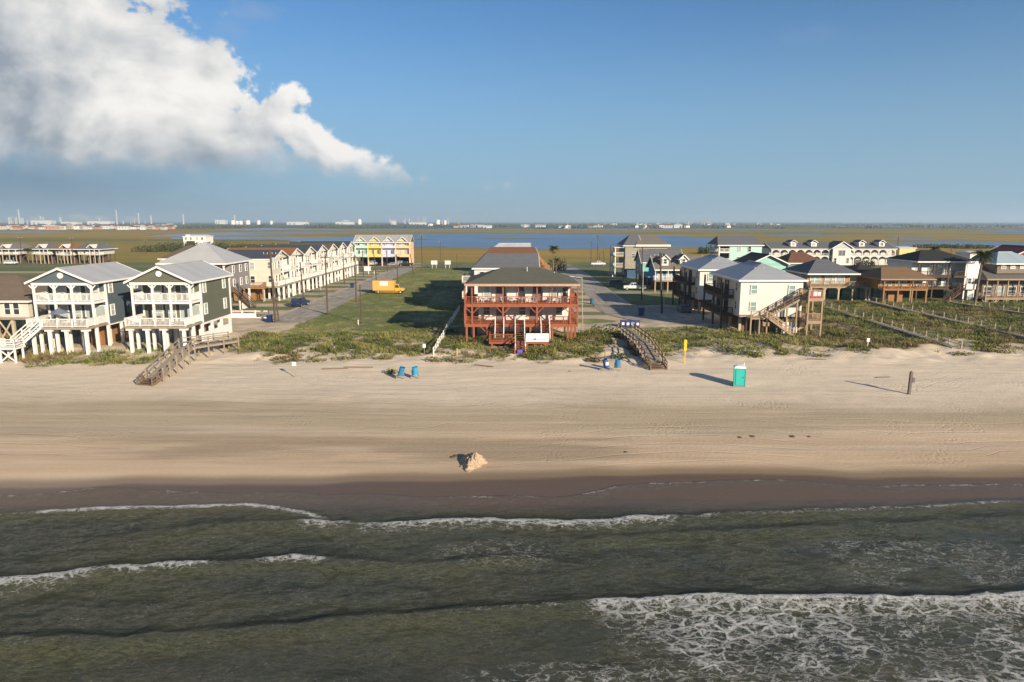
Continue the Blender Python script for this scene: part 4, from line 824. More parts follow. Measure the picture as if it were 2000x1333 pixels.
# ---------------- blue cottage with white dormers
h = thing('beach_house', 'blue cottage with brown roof and white dormers on the east street', 'house', (38, 163, GZ)); bw = siding('bright_blue', (.05, .17, .31)); zf = fz(548, 163); ze = fz(527, 163); zr = fz(500, 167)
bp('wall', h, bw, 34.5, 46, 164.8, 173, zf, ze+.05); roof(h, 33.9, 46.6, 162.6, 174, ze, zr, 'X', shingle('grey_brown', (.17, .15, .125)), 0, 0, .2); gable(h, 'W', 163.4, 173.2, 34.5, ze-.05, zr-.5, bw)
deck(h, 34, 46, 162.8, 164.75, zf, TANW, WHITE, 'SW', .3)
for x in (34.2, 37.2, 40.2, 43.2): post(h, x, 163, 1.6, zf-.3, .3, TANW, 'piling'); post(h, x, 172.5, 1.6, zf, .3, TANW, 'piling'); post(h, x, 163, zf, ze-.1, .16, WHITE, 'column')
for x in (35.6, 37.8, 40): window(h, 'S', x, 164.74, zf+1.2, 1.2, 1.9, CURT, name='glass_door')
for xx in (36.6, 41):
    bp('dormer', h, WHITE, xx-.8, xx+.8, 163.9, 167, ze+.9, zr-.6); roof(h, xx-1.2, xx+1.2, 163.5, 168, zr-.7, zr+.45, 'Y', shingle('grey_brown', (0, 0, 0)), 0, 0, .15); window(h, 'S', xx, 163.84, ze+1.9, .7, 1.1); gable(h, 'S', xx-.85, xx+.85, 163.9, zr-.75, zr+.15, WHITE)
bp('awning', h, mat('blue_awning', (.05, .24, .42), .6), 32.6, 34.4, 164, 168, zf+.6, zf+.75); bp('garage_or_shade_wall', h, DARKW, 35, 45.5, 170, 172.3, 1.6, zf-.02)
# teal and grey house beyond it, and the tall taupe house
h = plain_unit('narrow teal and grey house between the blue cottage and the tall taupe house', 34.2, 45, 180, 190, 4.4, fz(513, 180), fz(487, 185), siding('teal_grey', (.20, .26, .25)), slate, 0., 0.)
bp('corner_panel', h, TEALP, 34.1, 36.3, 179.9, 180.0, 4.4, fz(513, 180))
for y in (182, 186): window(h, 'W', 34.14, y, 6.3, .9, 1.5)
bp('garage_or_shade_wall', h, DARKW, 35, 44.5, 181, 189, 1.5, 4.39)
h = thing('beach_house', 'tall taupe house with white fascia and stepped dark roof', 'house', (40, 204, GZ)); tw = siding('taupe', (.27, .25, .20)); ze = fz(479, 204); zr = fz(461, 209)
bp('wall', h, tw, 33.6, 46.0, 204, 216, 4.6, ze); roof(h, 36.5, 46.8, 203.2, 216.6, ze+.1, zr, 'X', shingle('grey_brown', (0, 0, 0)), 2.2, 3, .5); roof(h, 32.8, 38.5, 203.5, 216.2, ze-.15, zr+.35, 'X', slate, 3.0, 0, .2)
for zz in (5.2, 8.4): deck(h, 30.6, 33.55, 204.5, 215, zz, GREYW, WHITE, 'SWN', .3)
for y in (204.7, 209.5, 214.8): post(h, 30.8, y, 1.6, 10.8, .25, WHITE)
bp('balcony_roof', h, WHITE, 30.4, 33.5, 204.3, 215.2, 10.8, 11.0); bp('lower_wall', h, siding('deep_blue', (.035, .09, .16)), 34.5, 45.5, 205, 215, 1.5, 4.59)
for x in (36, 42): window(h, 'S', x, 203.94, 8.5, .9, 1.3)

# ---------------- houses east of the dune walks
h = thing('beach_house', 'mint green two-storey house with white corner balconies', 'house', (73, 215, GZ)); mw = siding('mint', (.38, .55, .50)); X0, X1 = fx(1425, 490, 215), fx(1488, 490, 215); ze = fz(479, 215); zr = fz(461.5, 220)
bp('wall', h, mw, X0, X1, 215, 226, 3.6, ze); roof(h, X0-3.9, X1+.5, 214.4, 226.6, ze, zr, 'X', slate, 1.4, 1.6, .25)
for zz in (6.0, 9.1): deck(h, X0-3.4, X0-.02, 215, 225, zz, WHITE, WHITE, 'SWN', .3); window(h, 'W', X0-.06, 220, zz+1.2, 2, 2, DARK, WHITE, 'glass_door')
for y in (215.2, 220, 224.8): post(h, X0-3.2, y, 1.6, ze-.05, .35, WHITE, 'column')
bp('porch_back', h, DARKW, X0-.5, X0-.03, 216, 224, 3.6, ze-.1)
for x in (X0+3, X0+6.2):
    for zz in (6.8, 10.0): window(h, 'S', x, 214.94, zz, .9, 1.5)
h = thing('beach_house', 'small turquoise gable-front cottage with dark roof and white trim', 'house', (63, 168, GZ)); tq = siding('turquoise', (.27, .48, .43)); ze = fz(516, 168); zr = fz(497.5, 168)
bp('wall', h, tq, 58.6, 67.4, 168.6, 180, 2.5, ze+.05); roof(h, 58.0, 68.0, 167.6, 181, ze, zr, 'Y', shingle('black_brown', (.045, .04, .038)), 0, 0, .2); gable(h, 'S', 58.3, 67.7, 168.5, ze-.02, zr-.3, tq); window(h, 'S', 63.5, 168.54, ze-1.6, 2.4, 1.5); deck(h, 58.6, 69, 165.8, 168.5, 5, GREYW, WHITE, 'SEW')
for x in (59, 63, 67.3): post(h, x, 166, 1.6, 4.72, .25, WHITE)
h = thing('beach_house', 'tan cedar-shingled house with slate hip roof on arched pilings', 'house', (69, 145, GZ)); ow = siding('cedar', (.31, .19, .10)); zd = fz(560, 145); ze = fz(535, 145); zr = fz(508, 150); X0, X1 = fx(1578, 550, 146.5), fx(1662, 550, 146.5)
bp('wall', h, ow, X0, X1, 147, 158, zd-.1, ze); roof(h, X0-.8, X1+1.2, 145.0, 159, ze, zr, 'X', slate, 4.6, 4.2, .22); deck(h, X0-.2, X1+3.0, 144.8, 146.95, zd, TANW, TANW, 'SEW', .3, 1.05, .2)
for i in range(5):
    x = X0+i*(X1+2.6-X0)/4; post(h, x+.1, 145, 1.3, zd-.3, .3, PILING, 'piling'); brackets(h, x+.1, 145, zd-.3, PILING, .5)
    for y in (150, 157): post(h, x+.1 if i < 4 else X1-.2, y, 1.5, zd-.1, .3, DARKW, 'piling')
for f, ww, hh in ((.12, .9, 1.5), (.24, 1.3, 1.5), (.47, 1.0, 2.0), (.62, .8, 1.5), (.76, 1.8, 1.5)): window(h, 'S', X0+(X1-X0)*f, 146.94, zd+1.35, ww, hh, CURT)
window(h, 'W', X0-.06, 151, zd+1.6, 1.2, 1.2); bp('side_deck', h, BROWNW, X0-2.6, X0-.2, 147, 155, zd-.3, zd); railing(h, (X0-2.5, 147.1, zd), (X0-2.5, 154.9, zd), BROWNW, 1.05, .2)
h = plain_unit('house with rust-red roof behind the cedar-shingled one', fx(1540, 505, 182), fx(1612, 505, 182), 182, 194, 4.4, fz(514, 182), fz(493.5, 188), siding('green_shade', (.13, .20, .16)), shingle('rust', (.155, .075, .045)), 3.5, 3.5); deck(h, fx(1612, 505, 182), fx(1640, 505, 182), 182, 192, 5, TANW, TANW, 'SE')
h = plain_unit('ochre house with black-brown roof behind the two cedar houses', fx(1672, 540, 163), fx(1712, 540, 163)+3, 163, 175, 4.0, fz(539, 163)+.7, fz(517, 168), siding('ochre', (.36, .27, .10)), shingle('black_brown', (0, 0, 0)), 4., 4.)
bp('deck', h, TANW, fx(1675, 560, 162), fx(1720, 560, 162), 160.5, 162.9, 4.0, 4.3)
h = thing('beach_house', 'orange cedar house with brown shingle roof beside the dune walk', 'house', (82, 139.5, GZ)); X0, X1 = fx(1725, 560, 139.5), fx(1812, 560, 139.5); zd = fz(565, 139.5); ze = fz(545, 139.5); zr = fz(526, 143); oc = siding('orange_cedar', (.30, .155, .055))
bp('wall', h, oc, X0, X1, 141.4, 150, zd-.1, ze); roof(h, X0-.9, X1+1.3, 138.9, 150.8, ze, zr+.3, 'X', shingle('tan_brown', (.19, .12, .065)), 3.0, 3.0, .2, TANW); deck(h, X0, X1, 139.3, 141.35, zd, ORANGEW, ORANGEW, 'SEW', .3, 1.05, .2)
for i in range(4):
    x = X0+.2+i*(X1-X0-.4)/3; post(h, x, 139.5, 1.3, zd-.3, .3, ORANGEW, 'piling'); post(h, x, 139.5, zd, ze-.05, .18, ORANGEW, 'column'); post(h, x, 145, 1.4, zd-.1, .3, PILING, 'piling'); post(h, x, 149.5, 1.4, zd-.1, .3, DARKW, 'piling')
bp('storage_wall', h, ORANGEW, X0+2.6, X0+5.6, 142, 142.2, 1.5, zd-.12)
for f in (.17, .50, .85): window(h, 'S', X0+(X1-X0)*f, 141.34, zd+1.3, 2.2, 1.4, mat('green_blind', (0, 0, 0)))
h = thing('beach_house', 'white house with black hip roof and dark two-storey porch by the palm', 'house', (95, 145, GZ)); X0, X1 = fx(1790, 560, 145), fx(1912, 560, 145); ze = fz(512, 145); zr = fz(490, 149); zm = fz(540, 145); zf = fz(563, 145)
pw = siding('bright_white', (.66, .65, .63)); blk = shingle('black', (.03, .03, .032))
bp('wall', h, pw, X0, X1-2.9, 147.4, 157, zf, ze); bp('wall', h, pw, X1-2.88, X1, 145, 157, zf-.3, ze+.1); roof(h, X0-.6, X1-1.2, 144.4, 157.5, ze+.12, zr, 'X', blk, 4.2, 4.2, .2)
for zz, t in ((zf, .3), (zm, .3)): deck(h, X0, X1-2.9, 145, 147.35, zz, DARKW, DARKW, 'SW', t, 1.05, .2)
for x in (X0+.15, X0+3.4, X0+6.6, X1-3.1):
    post(h, x, 145.15, 1.5, ze, .26, DARKW if x < X1-4 else WHITE)
    for y in (155, 156): post(h, x, y, 1.5, zf, .3, DARKW, 'piling')
for x in (X0+1.6, X0+4.2, X0+6, X0+8): window(h, 'S', x, 147.34, zf+1.3, 1.1, 2.0, GLASS, name='glass_door'); window(h, 'S', x, 147.34, zm+1.3, 1.1, 1.9, CURT, name='glass_door')
for x in (X1-2.2, X1-.9): window(h, 'S', x, 144.94, zf+1.5, .7, 1.1)
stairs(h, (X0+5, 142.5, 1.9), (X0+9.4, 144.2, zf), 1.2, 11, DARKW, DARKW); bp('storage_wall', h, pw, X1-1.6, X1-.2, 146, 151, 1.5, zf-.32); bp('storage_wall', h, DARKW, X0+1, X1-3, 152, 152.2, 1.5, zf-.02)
h = thing('beach_house', 'weathered wooden house with pale blue metal roof and arched stilts', 'house', (100, 143, GZ)); X0 = fx(1925, 570, 143); X1 = X0+14; zd = fz(583, 143); ze = fz(545, 143); zt = fz(524, 143)
dw = siding('weathered_wood', (.17, .135, .105)); bp('wall', h, dw, X0+.6, X1, 145.4, 155, zd-.1, ze+.1); roof(h, X0-.2, X1+.6, 142.6, 155.5, ze, ze+2.3, 'X', shingle('grey_shingle', (.13, .125, .115)), 2.2, 2.2, .25, TANW)
bp('attic_wall', h, dw, X0+3.0, X1-2, 144.6, 154, ze+1.0, zt+1.0); roof(h, X0+2.0, X1-1, 143.6, 154.8, zt+.9, zt+3.1, 'X', metalroof('pale_blue', (.34, .42, .45), 'X'), 4, 4, .2)
deck(h, X0, X1, 142.9, 145.35, zd, TANW, TANW, 'SW', .3, 1.05, .2)
for i in range(6): x = X0+.2+i*2.2; post(h, x, 143.1, 1.3, zd-.3, .28, GARY, 'piling'); brackets(h, x, 143.1, zd-.3, GARY, .7); post(h, x, 143.1, zd, ze, .18, TANW, 'column'); post(h, x, 150, 1.3, zd-.1, .3, DARKW, 'piling')
for i in range(4): window(h, 'S', X0+2+i*2.6, 145.34, zd+1.3, 1.6, 1.7); window(h, 'S', X0+4.2+i*2.0, 144.54, zt+.2, .9, .8)
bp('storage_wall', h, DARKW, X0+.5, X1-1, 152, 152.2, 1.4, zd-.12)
h = plain_unit('low grey house with dark green hip roof beyond the palm', fx(1915, 520, 165), fx(1915, 520, 165)+16, 165, 177, 4.2, fz(540, 165)+.6, fz(514, 171), siding('dull_grey', (.30, .29, .25)), shingle('deep_green', (.028, .042, .045)), 4, 4)
h = thing('barn_house', 'dark red barn-like house with steep gable roof', 'house', (145, 190, GZ)); X0 = fx(1962, 500, 190); br_ = siding('barn_red', (.19, .035, .04))
bp('wall', h, br_, X0, X0+16, 190, 202, 1.5, fz(508, 190)); roof(h, X0-.6, X0+16.6, 189.4, 202.6, fz(508, 190), fz(480, 196), 'Y', shingle('maroon', (.15, .035, .04)), 0, 0, .2); gable(h, 'S', X0, X0+16, 190, fz(508, 190)-.03, fz(480, 196)-.6, br_); window(h, 'S', X0+6, 189.94, fz(497, 190), 1.2, 1.8)
h = plain_unit('small white flat-roofed building beyond the black-roofed white house', fx(1895, 500, 235), fx(1938, 500, 235), 235, 243, 2., fz(494, 235), fz(491, 237), WHITE, metalroof('white', (0, 0, 0), 'X'), 1, 1)
h = plain_unit('yellow low building beside the white arcaded building', fx(1757, 490, 285), fx(1788, 490, 285), 285, 295, 1.0, fz(484.5, 285), fz(481.5, 288), siding('pale_yellow', (.60, .47, .20)), metalroof('white', (0, 0, 0), 'X'), 1, 1)
# ---------------- long white arcaded building
X0, X1 = fx(1507, 500, 277), fx(1748, 500, 277); ze = fz(486.5, 277); zr = fz(474, 282); zm = (1.5+ze)/2+.3
h = thing('arcaded_building', 'long white two-storey building with arched galleries and grey dormered roof', 'building', ((X0+X1)/2, 277, 1.5))
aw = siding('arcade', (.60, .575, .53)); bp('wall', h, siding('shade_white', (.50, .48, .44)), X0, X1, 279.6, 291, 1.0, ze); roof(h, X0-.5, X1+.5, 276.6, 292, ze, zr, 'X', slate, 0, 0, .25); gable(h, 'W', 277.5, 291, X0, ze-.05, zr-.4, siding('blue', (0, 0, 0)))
bp('gallery_floor', h, aw, X0, X1, 277.02, 279.55, zm-.25, zm); bp('gallery_beam', h, aw, X0, X1, 277, 277.3, ze-.4, ze-.01); railing(h, (X0, 277.12, zm), (X1, 277.12, zm), aw, .9, .25)
n = 15; sp_ = (X1-X0)/n
def arch_mesh(w_, z0, z1):
    k = MB(); zc = z1-w_/2*.75; pts = [(-w_/2, zc)]+[(w_/2*.93*math.cos(math.pi-t*math.pi/10)*1.0, zc+w_/2*.72*math.sin(t*math.pi/10)) for t in range(11)]+[(w_/2, zc), (w_/2, z1), (-w_/2, z1)]
    # spandrel strip in quads
    arc = pts[1:12]
    for a, b_ in zip(arc[:-1], arc[1:]): k.poly([(a[0], 0, a[1]), (b_[0], 0, b_[1]), (b_[0], 0, z1), (a[0], 0, z1)], (0, .22, 0))
    return k.mesh('arch', aw)
for lvl, (za_, zb_) in enumerate(((1.2, zm-.25), (zm, ze-.4))):
    me = arch_mesh(sp_-.05, 0, zb_-za_)
    for i in range(n): put('arch', me, (X0+(i+.5)*sp_, 277.02, za_), h)
    for i in range(n+1): post(h, X0+i*sp_, 277.13, za_, zb_, .35, aw, 'column')
    for i in range(n):
        if i % 2 == lvl: window(h, 'S', X0+(i+.5)*sp_, 279.54, za_+1.3, 1.2, 2.0, name='door')
for px in (1547, 1587, 1680, 1719):
    x = fx(px, 478, 280); bp('dormer', h, WHITE, x-1.1, x+1.1, 278.6, 283, ze+.9, ze+2.6); roof(h, x-1.5, x+1.5, 278.2, 284, ze+2.5, ze+3.5, 'Y', slate, 0, 0, .15); window(h, 'S', x, 278.54, ze+1.8, .9, 1.0)
xc = fx(1645, 480, 276); roof(h, xc-4.4, xc+4.4, 275, 284, ze+.3, zr+.6, 'Y', slate, 0, 0, .2); gable(h, 'S', xc-3.8, xc+3.8, 275.6, ze+.25, zr+.1, siding('light_grey', (.42, .42, .43))); bp('bay_wall', h, aw, xc-3.6, xc+3.6, 275.7, 277, 1.2, ze+.28); window(h, 'S', xc, 275.64, ze-1.6, 2.6, 2.2); window(h, 'S', xc-2.5, 275.64, 3, .9, 2); window(h, 'S', xc+2.5, 275.64, 3, .9, 2)

# ---------------- houses behind on the left
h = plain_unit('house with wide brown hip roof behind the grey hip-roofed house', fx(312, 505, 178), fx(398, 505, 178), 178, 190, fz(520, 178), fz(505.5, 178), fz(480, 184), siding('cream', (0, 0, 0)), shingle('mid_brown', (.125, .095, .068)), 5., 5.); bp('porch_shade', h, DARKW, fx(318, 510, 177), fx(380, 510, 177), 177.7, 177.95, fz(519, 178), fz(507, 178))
for px in (318, 330, 350, 372): post(h, fx(px, 510, 177.4), 177.4, fz(535, 178), fz(506, 178), .3, WHITE)
FAR = [(-30, 36, 'grey', (.16, .155, .15), 'grey roofed stilt house farthest along the highway'), (60, 98, 'dark', (.13, .125, .12), 'dark roofed white stilt house beside the roadside palm'), (109, 142, 'copper', (.21, .11, .055), 'copper-brown roofed white stilt house beyond the highway'), (152, 198, 'slate2', (.12, .125, .14), 'slate roofed white stilt house with long porch beyond the highway')]
for a, b_, nm, c_, lb in FAR:
    Y = 300; X0, X1 = fx(a, 495, Y), fx(b_, 495, Y); ze = fz(485+(a % 7)*.35, Y); zf = fz(497+(a % 5)*.4, Y)
    h = thing('beach_house', lb, 'house', ((X0+X1)/2, Y, .6), 'stilt houses beyond the highway'); bp('wall', h, siding('far_white', (.52, .48, .42)), X0, X1, Y, Y+10, zf, ze); roof(h, X0-.4, X1+1.5, Y-2.4, Y+10.5, ze, ze+2.4, 'X', shingle(nm, c_), 2, 2, .2)
    xq = X0+(X1-X0)*.7; bp('garage_or_shade_wall', h, DARKW, X0+1, X1-1, Y+6, Y+6.2, .3, zf-.01); roof(h, xq-1.6, xq+1.6, Y-2.8, Y+3, ze+.6, ze+2.0, 'Y', WHITE, 0, 0, .15); deck(h, X0+(X1-X0)*.45, X1+1.2, Y-2.2, Y-.02, zf, GREYW, WHITE, 'SE', .25)  # dark back wall added to stand for the shade under the raised floor
    for i in range(6):
        x = X0+.3+i*(X1-X0)/5; post(h, x, Y+.3, .2, zf, .26, GREYW, 'piling'); post(h, x, Y+9.5, .2, zf, .26, DARKW, 'piling')
        if i > 2: post(h, x, Y-2.0, .2, zf-.25, .3, PILING, 'piling'); post(h, x, Y-2.0, zf, ze, .2, WHITE, 'column')
    for f in (.12, .3): window(h, 'S', X0+(X1-X0)*f, Y-.06, (zf+ze)/2, 1.0, 1.3)
    for f in (.55, .8): window(h, 'S', X0+(X1-X0)*f, Y-.06, zf+1.2, 1.6, 2.0, DARK, name='glass_door')
h = thing('villa', 'lone white two-storey villa standing in the marsh', 'house', (-220, 480, .3)); X0, X1 = fx(358, 470, 480), fx(402, 470, 480); zt = fz(462, 480)
bp('wall', h, WHITE, X0, X1, 480, 492, .2, zt); roof(h, X0-.4, X1+.4, 479.6, 492.4, zt, zt+1.0, 'X', WHITE, 3, 3, .3); bp('parapet', h, WHITE, X0+2, X0+5, 479.7, 479.98, zt-.1, zt+1.2)
for f in (.12, .34, .62, .84): window(h, 'S', X0+(X1-X0)*f, 479.94, zt-1.6, 1.3, 1.6)
bp('balcony', h, DARKW, X0+3, X0+8, 478.4, 479.9, zt-4.3, zt-3.2); window(h, 'S', X0+5.4, 479.94, zt-5.6, 4, 2.2)

# ============================================================ dune walks
def boardwalk(label, pts, width, m, rail, stair_end=True, posts_z=-.5, rail_h=1.0, rail_sides=(-1, 1), name='boardwalk', step=2.1, rw=.12):
    """planked walk through (x, y, z) points; planks, stringers, posts and rails are parts"""
    t = thing(name, label, 'boardwalk', pts[0])
    P = [Vector(p) for p in pts]; pk = 0
    for a, b_ in zip(P[:-1], P[1:]):
        d = b_-a; L = d.length; hd = Vector((d.x, d.y, 0)).normalized(); sd = Vector((-hd.y, hd.x, 0)); rz = math.atan2(hd.y, hd.x); n = max(1, int(L/.34)); pit = -math.asin(d.z/L)
        me = cached(('plank', width, m.name), lambda: MB().box(-.155, .155, -width/2, width/2, -.05, 0).mesh('plank', m))
        for i in range(n):
            o = put('plank', me, a+d*((i+.5)/n)+Vector((0, 0, random.uniform(-.012, .012))), t, rz+random.uniform(-.015, .015)); o.rotation_euler.y = pit; o.rotation_mode = 'XYZ'
        for s in (-1, 1): MB().beam(a+sd*s*(width/2-.1)+Vector((0, 0, -.17)), b_+sd*s*(width/2-.1)+Vector((0, 0, -.17)), .07, .22).build('stringer', m, t)
        for s in rail_sides:
            k = MB(); up = Vector((0, 0, 1))
            for q in (.5, 1.): k.beam(a+sd*s*width/2+up*rail_h*q, b_+sd*s*width/2+up*rail_h*q, .09*rw/.12, rw)
            if rail: k.build('rail', rail, t)
        q = max(1, round(L/step))
        for i in range(q+1):
            if i == 0 and pk: continue
            p = a+d*(i/q); pk = 1
            for s in (-1, 1):
                w_ = p+sd*s*(width/2+.06); top = p.z+(rail_h+.08 if (s in rail_sides and rail) else -.05); z0 = zgs(w_.x, w_.y)-.25
                if top-z0 > .3: post(t, w_.x, w_.y, z0, top, .14, m)
    return t
def pz(px, py, dz=0.): x, y, z = gp(px, py); return (x, y, zgs(x, y)+dz)
# left walk, from the sand up over the dune beside the green house
a0 = pz(292, 752); a1 = (a0[0]+.5, a0[1]+3.0, a0[2]+1.3)
e = gp(365, 676, 3.4); e2 = gp(450, 667, 3.0)
bw = boardwalk('grey weathered wooden walk climbing from the sand beside the dark green house', [(a0[0]+.1, a0[1]+1.0, a0[2]+.55), (e[0], e[1], 3.3), (e2[0], e2[1]+1, 3.0)], 1.7, GREYW, GREYW)
stairs(bw, (a0[0]-.25, a0[1]-.5, a0[2]), (a0[0]+.1, a0[1]+1.0, a0[2]+.55), 1.9, 4, BROWNW, BROWNW, .8)
# right walk from the bins to the beach
b0 = pz(1278, 716); b1 = pz(1262, 672); b2 = pz(1222, 645)
bw = boardwalk('brown wooden walk sloping from the row of bins to the beach', [(b0[0], b0[1], b0[2]+.5), (gp(1255, 670, 2.7)[0], gp(1255, 670, 2.7)[1], 2.7), (gp(1222, 644, 2.9)[0], gp(1222, 644, 2.9)[1], 2.8)], 2.0, GREYW, BROWNW)
stairs(bw, (b0[0]+.2, b0[1]-1.6, b0[2]), (b0[0], b0[1]-.05, b0[2]+.5), 2.0, 4, BROWNW, BROWNW, .8)
# three long walks across the eastern dunes
def long_walk(label, p0, p1, p2=None):
    q = [gp(px, py, 2.3) for px, py in (p0, p1)]; pts = [(q[0][0], q[0][1], 2.35), (q[1][0], q[1][1], 2.2)]
    if p2: c_ = gp(*p2); pts.append((c_[0], c_[1], c_[2]+.3))
    return boardwalk(label, pts, 1.1, GARY, GREYW, rail_sides=(1,), rail_h=.75, step=3.2, rw=.06)
long_walk('long dune walk leading from the cedar-shingled house down to the sand', (1604, 597), (1800, 655), (1868, 684))
long_walk('long dune walk leading seaward from the orange cedar house', (1690, 587), (2060, 668))
long_walk('long dune walk leading seaward from the black-roofed white house', (1850, 589), (2080, 622))

# ============================================================ beach furniture
BLUEP = paint('barrel_blue', (.03, .17, .33), .5)
def barrel(label, px, py, tilt, pole, cm, group=None):
    x, y, z = pz(px, py); t = thing('trash_barrel', label, 'trash barrel', (x, y, z), group); k = MB(); o = Vector((x, y, z))
    b0 = o+Vector((0, 0, .45)); b1 = b0+Vector((tilt*.3, -.12, .95)); n = 14
    k.cyl(b0, b1, .30, .31, n, False); k.cyl(b0, b0+(b1-b0)*.03, .295, .295, n); body = k.build('drum', cm, t, False)
    MB().cyl(b0+(b1-b0)*.86, b0+(b1-b0)*.87, .285, .285, n).build('opening', BLACKM, t)
    for q in (.3, .65): MB().cyl(b0+(b1-b0)*q, b0+(b1-b0)*(q+.04), .325, .325, n, False).build('hoop', cm, t)
    for s in (-1, 1):
        MB().beam(o+Vector((s*.40, 0, -.2)), o+Vector((s*.36, 0, .95)), .09, .09).build('post', GREYW, t)
    MB().beam(o+Vector((-.4, 0, .42)), o+Vector((.4, 0, .42)), .09, .1).build('crosspiece', GREYW, t)
    return t
barrel('blue trash barrel on wooden posts next to a beach plant, west pair', 782, 741, 1, 1, BLUEP); barrel('taller bright blue trash barrel of the west pair on the sand', 811, 740, 0, 1, paint('barrel_light_blue', (.03, .25, .42), .5))
t = barrel('blue trash barrel with white label on the sand near the wooden walk', 1185, 725, -1, 1, paint('barrel_navy', (.02, .06, .2), .5)); q = origin(t); MB().box(q.x-.2, q.x+.14, q.y-.44, q.y-.36, q.z+.75, q.z+1.15).build('label_panel', WHITE, t)
barrel('blue trash barrel closest to the foot of the brown wooden walk', 1206, 725, 0, 1, BLUEP)
# portable toilet
x, y, z = pz(1443, 753); t = thing('portable_toilet', 'turquoise portable toilet with white roof on the sand', 'toilet', (x, y, z), None, R(-14)); LOC[t.name] = Vector((0, 0, 0)); tm = mat('turquoise_plastic', (.03, .36, .31), .45, .06); 
MB().box(-.58, .58, -.58, .58, .12, 2.0).build('cabin', tm, t); MB().box(-.62, .62, -.62, .62, 0, .12).build('skid', mat('skid_grey', (.2, .2, .2)), t)
d_ = MB().box(-.40, .40, -.62, -.583, .2, 1.9).build('door', mat('turquoise_door', (.04, .42, .37), .45, .05), t); MB().box(.28, .36, -.65, -.621, 1.0, 1.1).build('handle', BLACKM, d_)
k = MB(); k.v = [(-.63, -.63, 2.0), (.63, -.63, 2.0), (.63, .63, 2.0), (-.63, .63, 2.0), (-.5, -.5, 2.2), (.5, -.5, 2.2), (.5, .5, 2.2), (-.5, .5, 2.2), (-.2, -.2, 2.27), (.2, -.2, 2.27), (.2, .2, 2.27), (-.2, .2, 2.27)]
for a in (0, 4):
    for i in range(4): j = (i+1) % 4; k.f.append((a+i, a+j, a+4+j, a+4+i))
k.f += [(8, 9, 10, 11), (3, 2, 1, 0)]; k.build('roof', mat('white_translucent', (.62, .70, .72), .5), t)
for s in (-1, 1): MB().box(s*.584-.012, s*.584+.012, -.3, .3, 1.7, 1.85).build('side_vent', BLACKM, t); 
MB().cyl((.45, .5, 2.0), (.45, .5, 2.45), .05, .05, 8).build('vent_stack', WHITE, t)
for s in (-.58, .58): MB().box(s-.03, s+.03, -.61, -.581, .12, 2.0).build('corner_trim', tm, t)
# tall marker post with box
x, y, z = pz(1775, 770); t = thing('marker_post', 'tall grey wooden post with small box on the open sand', 'post', (x, y, z)); MB().beam((x, y, z-.3), (x+.05, y, z+2.35), .24, .26).build('post', wood('grey_violet', (.13, .105, .10)), t)
MB().box(x+.14, x+.42, y-.16, y+.16, z+1.25, z+1.7).build('box', wood('grey_violet', (0, 0, 0)), t); MB().cyl((x+.05, y, z+2.3), (x+.05, y, z+2.45), .11, .04, 8).build('cap', wood('grey_violet', (0, 0, 0)), t)
def sign(label, px, py, ph, w_, hh, m, pm, name='sign', cat='sign'):
    x, y, z = pz(px, py); t = thing(name, label, cat, (x, y, z)); post(t, x, y, z-.2, z+ph, .08, pm)
    MB().box(x-w_/2, x+w_/2, y-.07, y-.042, z+ph-hh, z+ph).build('panel', m, t); return t
YEL = paint('sign_yellow', (.62, .42, .02)); sign('small white sign on a short post on the sand west of the barrels', 576, 737, 1.75, .46, .42, WHITE, GREYW); sign('small white sign on a post at the end of the white rail fence', 829, 690, 1.3, .38, .5, WHITE, GREYW)
sign('tall narrow yellow sign beside the brown wooden walk', 1337, 710, 2.9, .34, 1.35, YEL, YEL); sign('small white sign on a post in the dune grass east of the toilet', 1694, 682, 1.25, .4, .45, WHITE, WHITE); sign('thin yellow stake in the grass before the red-decked house', 893, 695, 1.0, .1, .9, YEL, YEL, 'stake', 'stake')
sign('short dark post with yellow top behind the labelled barrel', 1181, 704, 1.2, .16, .5, paint('olive', (.2, .2, .03)), POLEW, 'stake', 'stake'); sign('white stake standing in the lawn beside the short street pole', 700, 634, .9, .14, .7, WHITE, WHITE, 'stake', 'stake')
# sand sculpture
x, y, z = pz(918, 905); n = 48; k = MB(); rows = 24
for j in range(rows+1):
    q = j/rows; rad = math.cos(q*math.pi/2)
    for i in range(n):
        a = 2*math.pi*i/n; rr_ = rad*(1+.18*math.sin(3*a+1)+.12*math.sin(7*a+q*5))*(1.0+.05*random.uniform(-1, 1)); zz = 1.0*(round((1-rad**1.6)*7)/7*.6+(1-rad**1.6)*.4)
        k.v.append((x+.1+1.05*rr_*math.cos(a)+.3*q, y+.2+1.55*rr_*math.sin(a)-.3*q, z-.1+zz*(.86+.10*math.sin(9*a+j)+.05*random.uniform(-1, 1))))
for j in range(rows):
    for i in range(n): a = j*n+i; c_ = j*n+(i+1) % n; k.f.append((a, c_, c_+n, a+n))
tag(k.build('sand_sculpture', mat('packed_sand', (.38, .29, .20), .95, .3, 6., bump=.06, streak=False), None), 'crumbling heap of carved sand on the lower beach', 'sand heap')
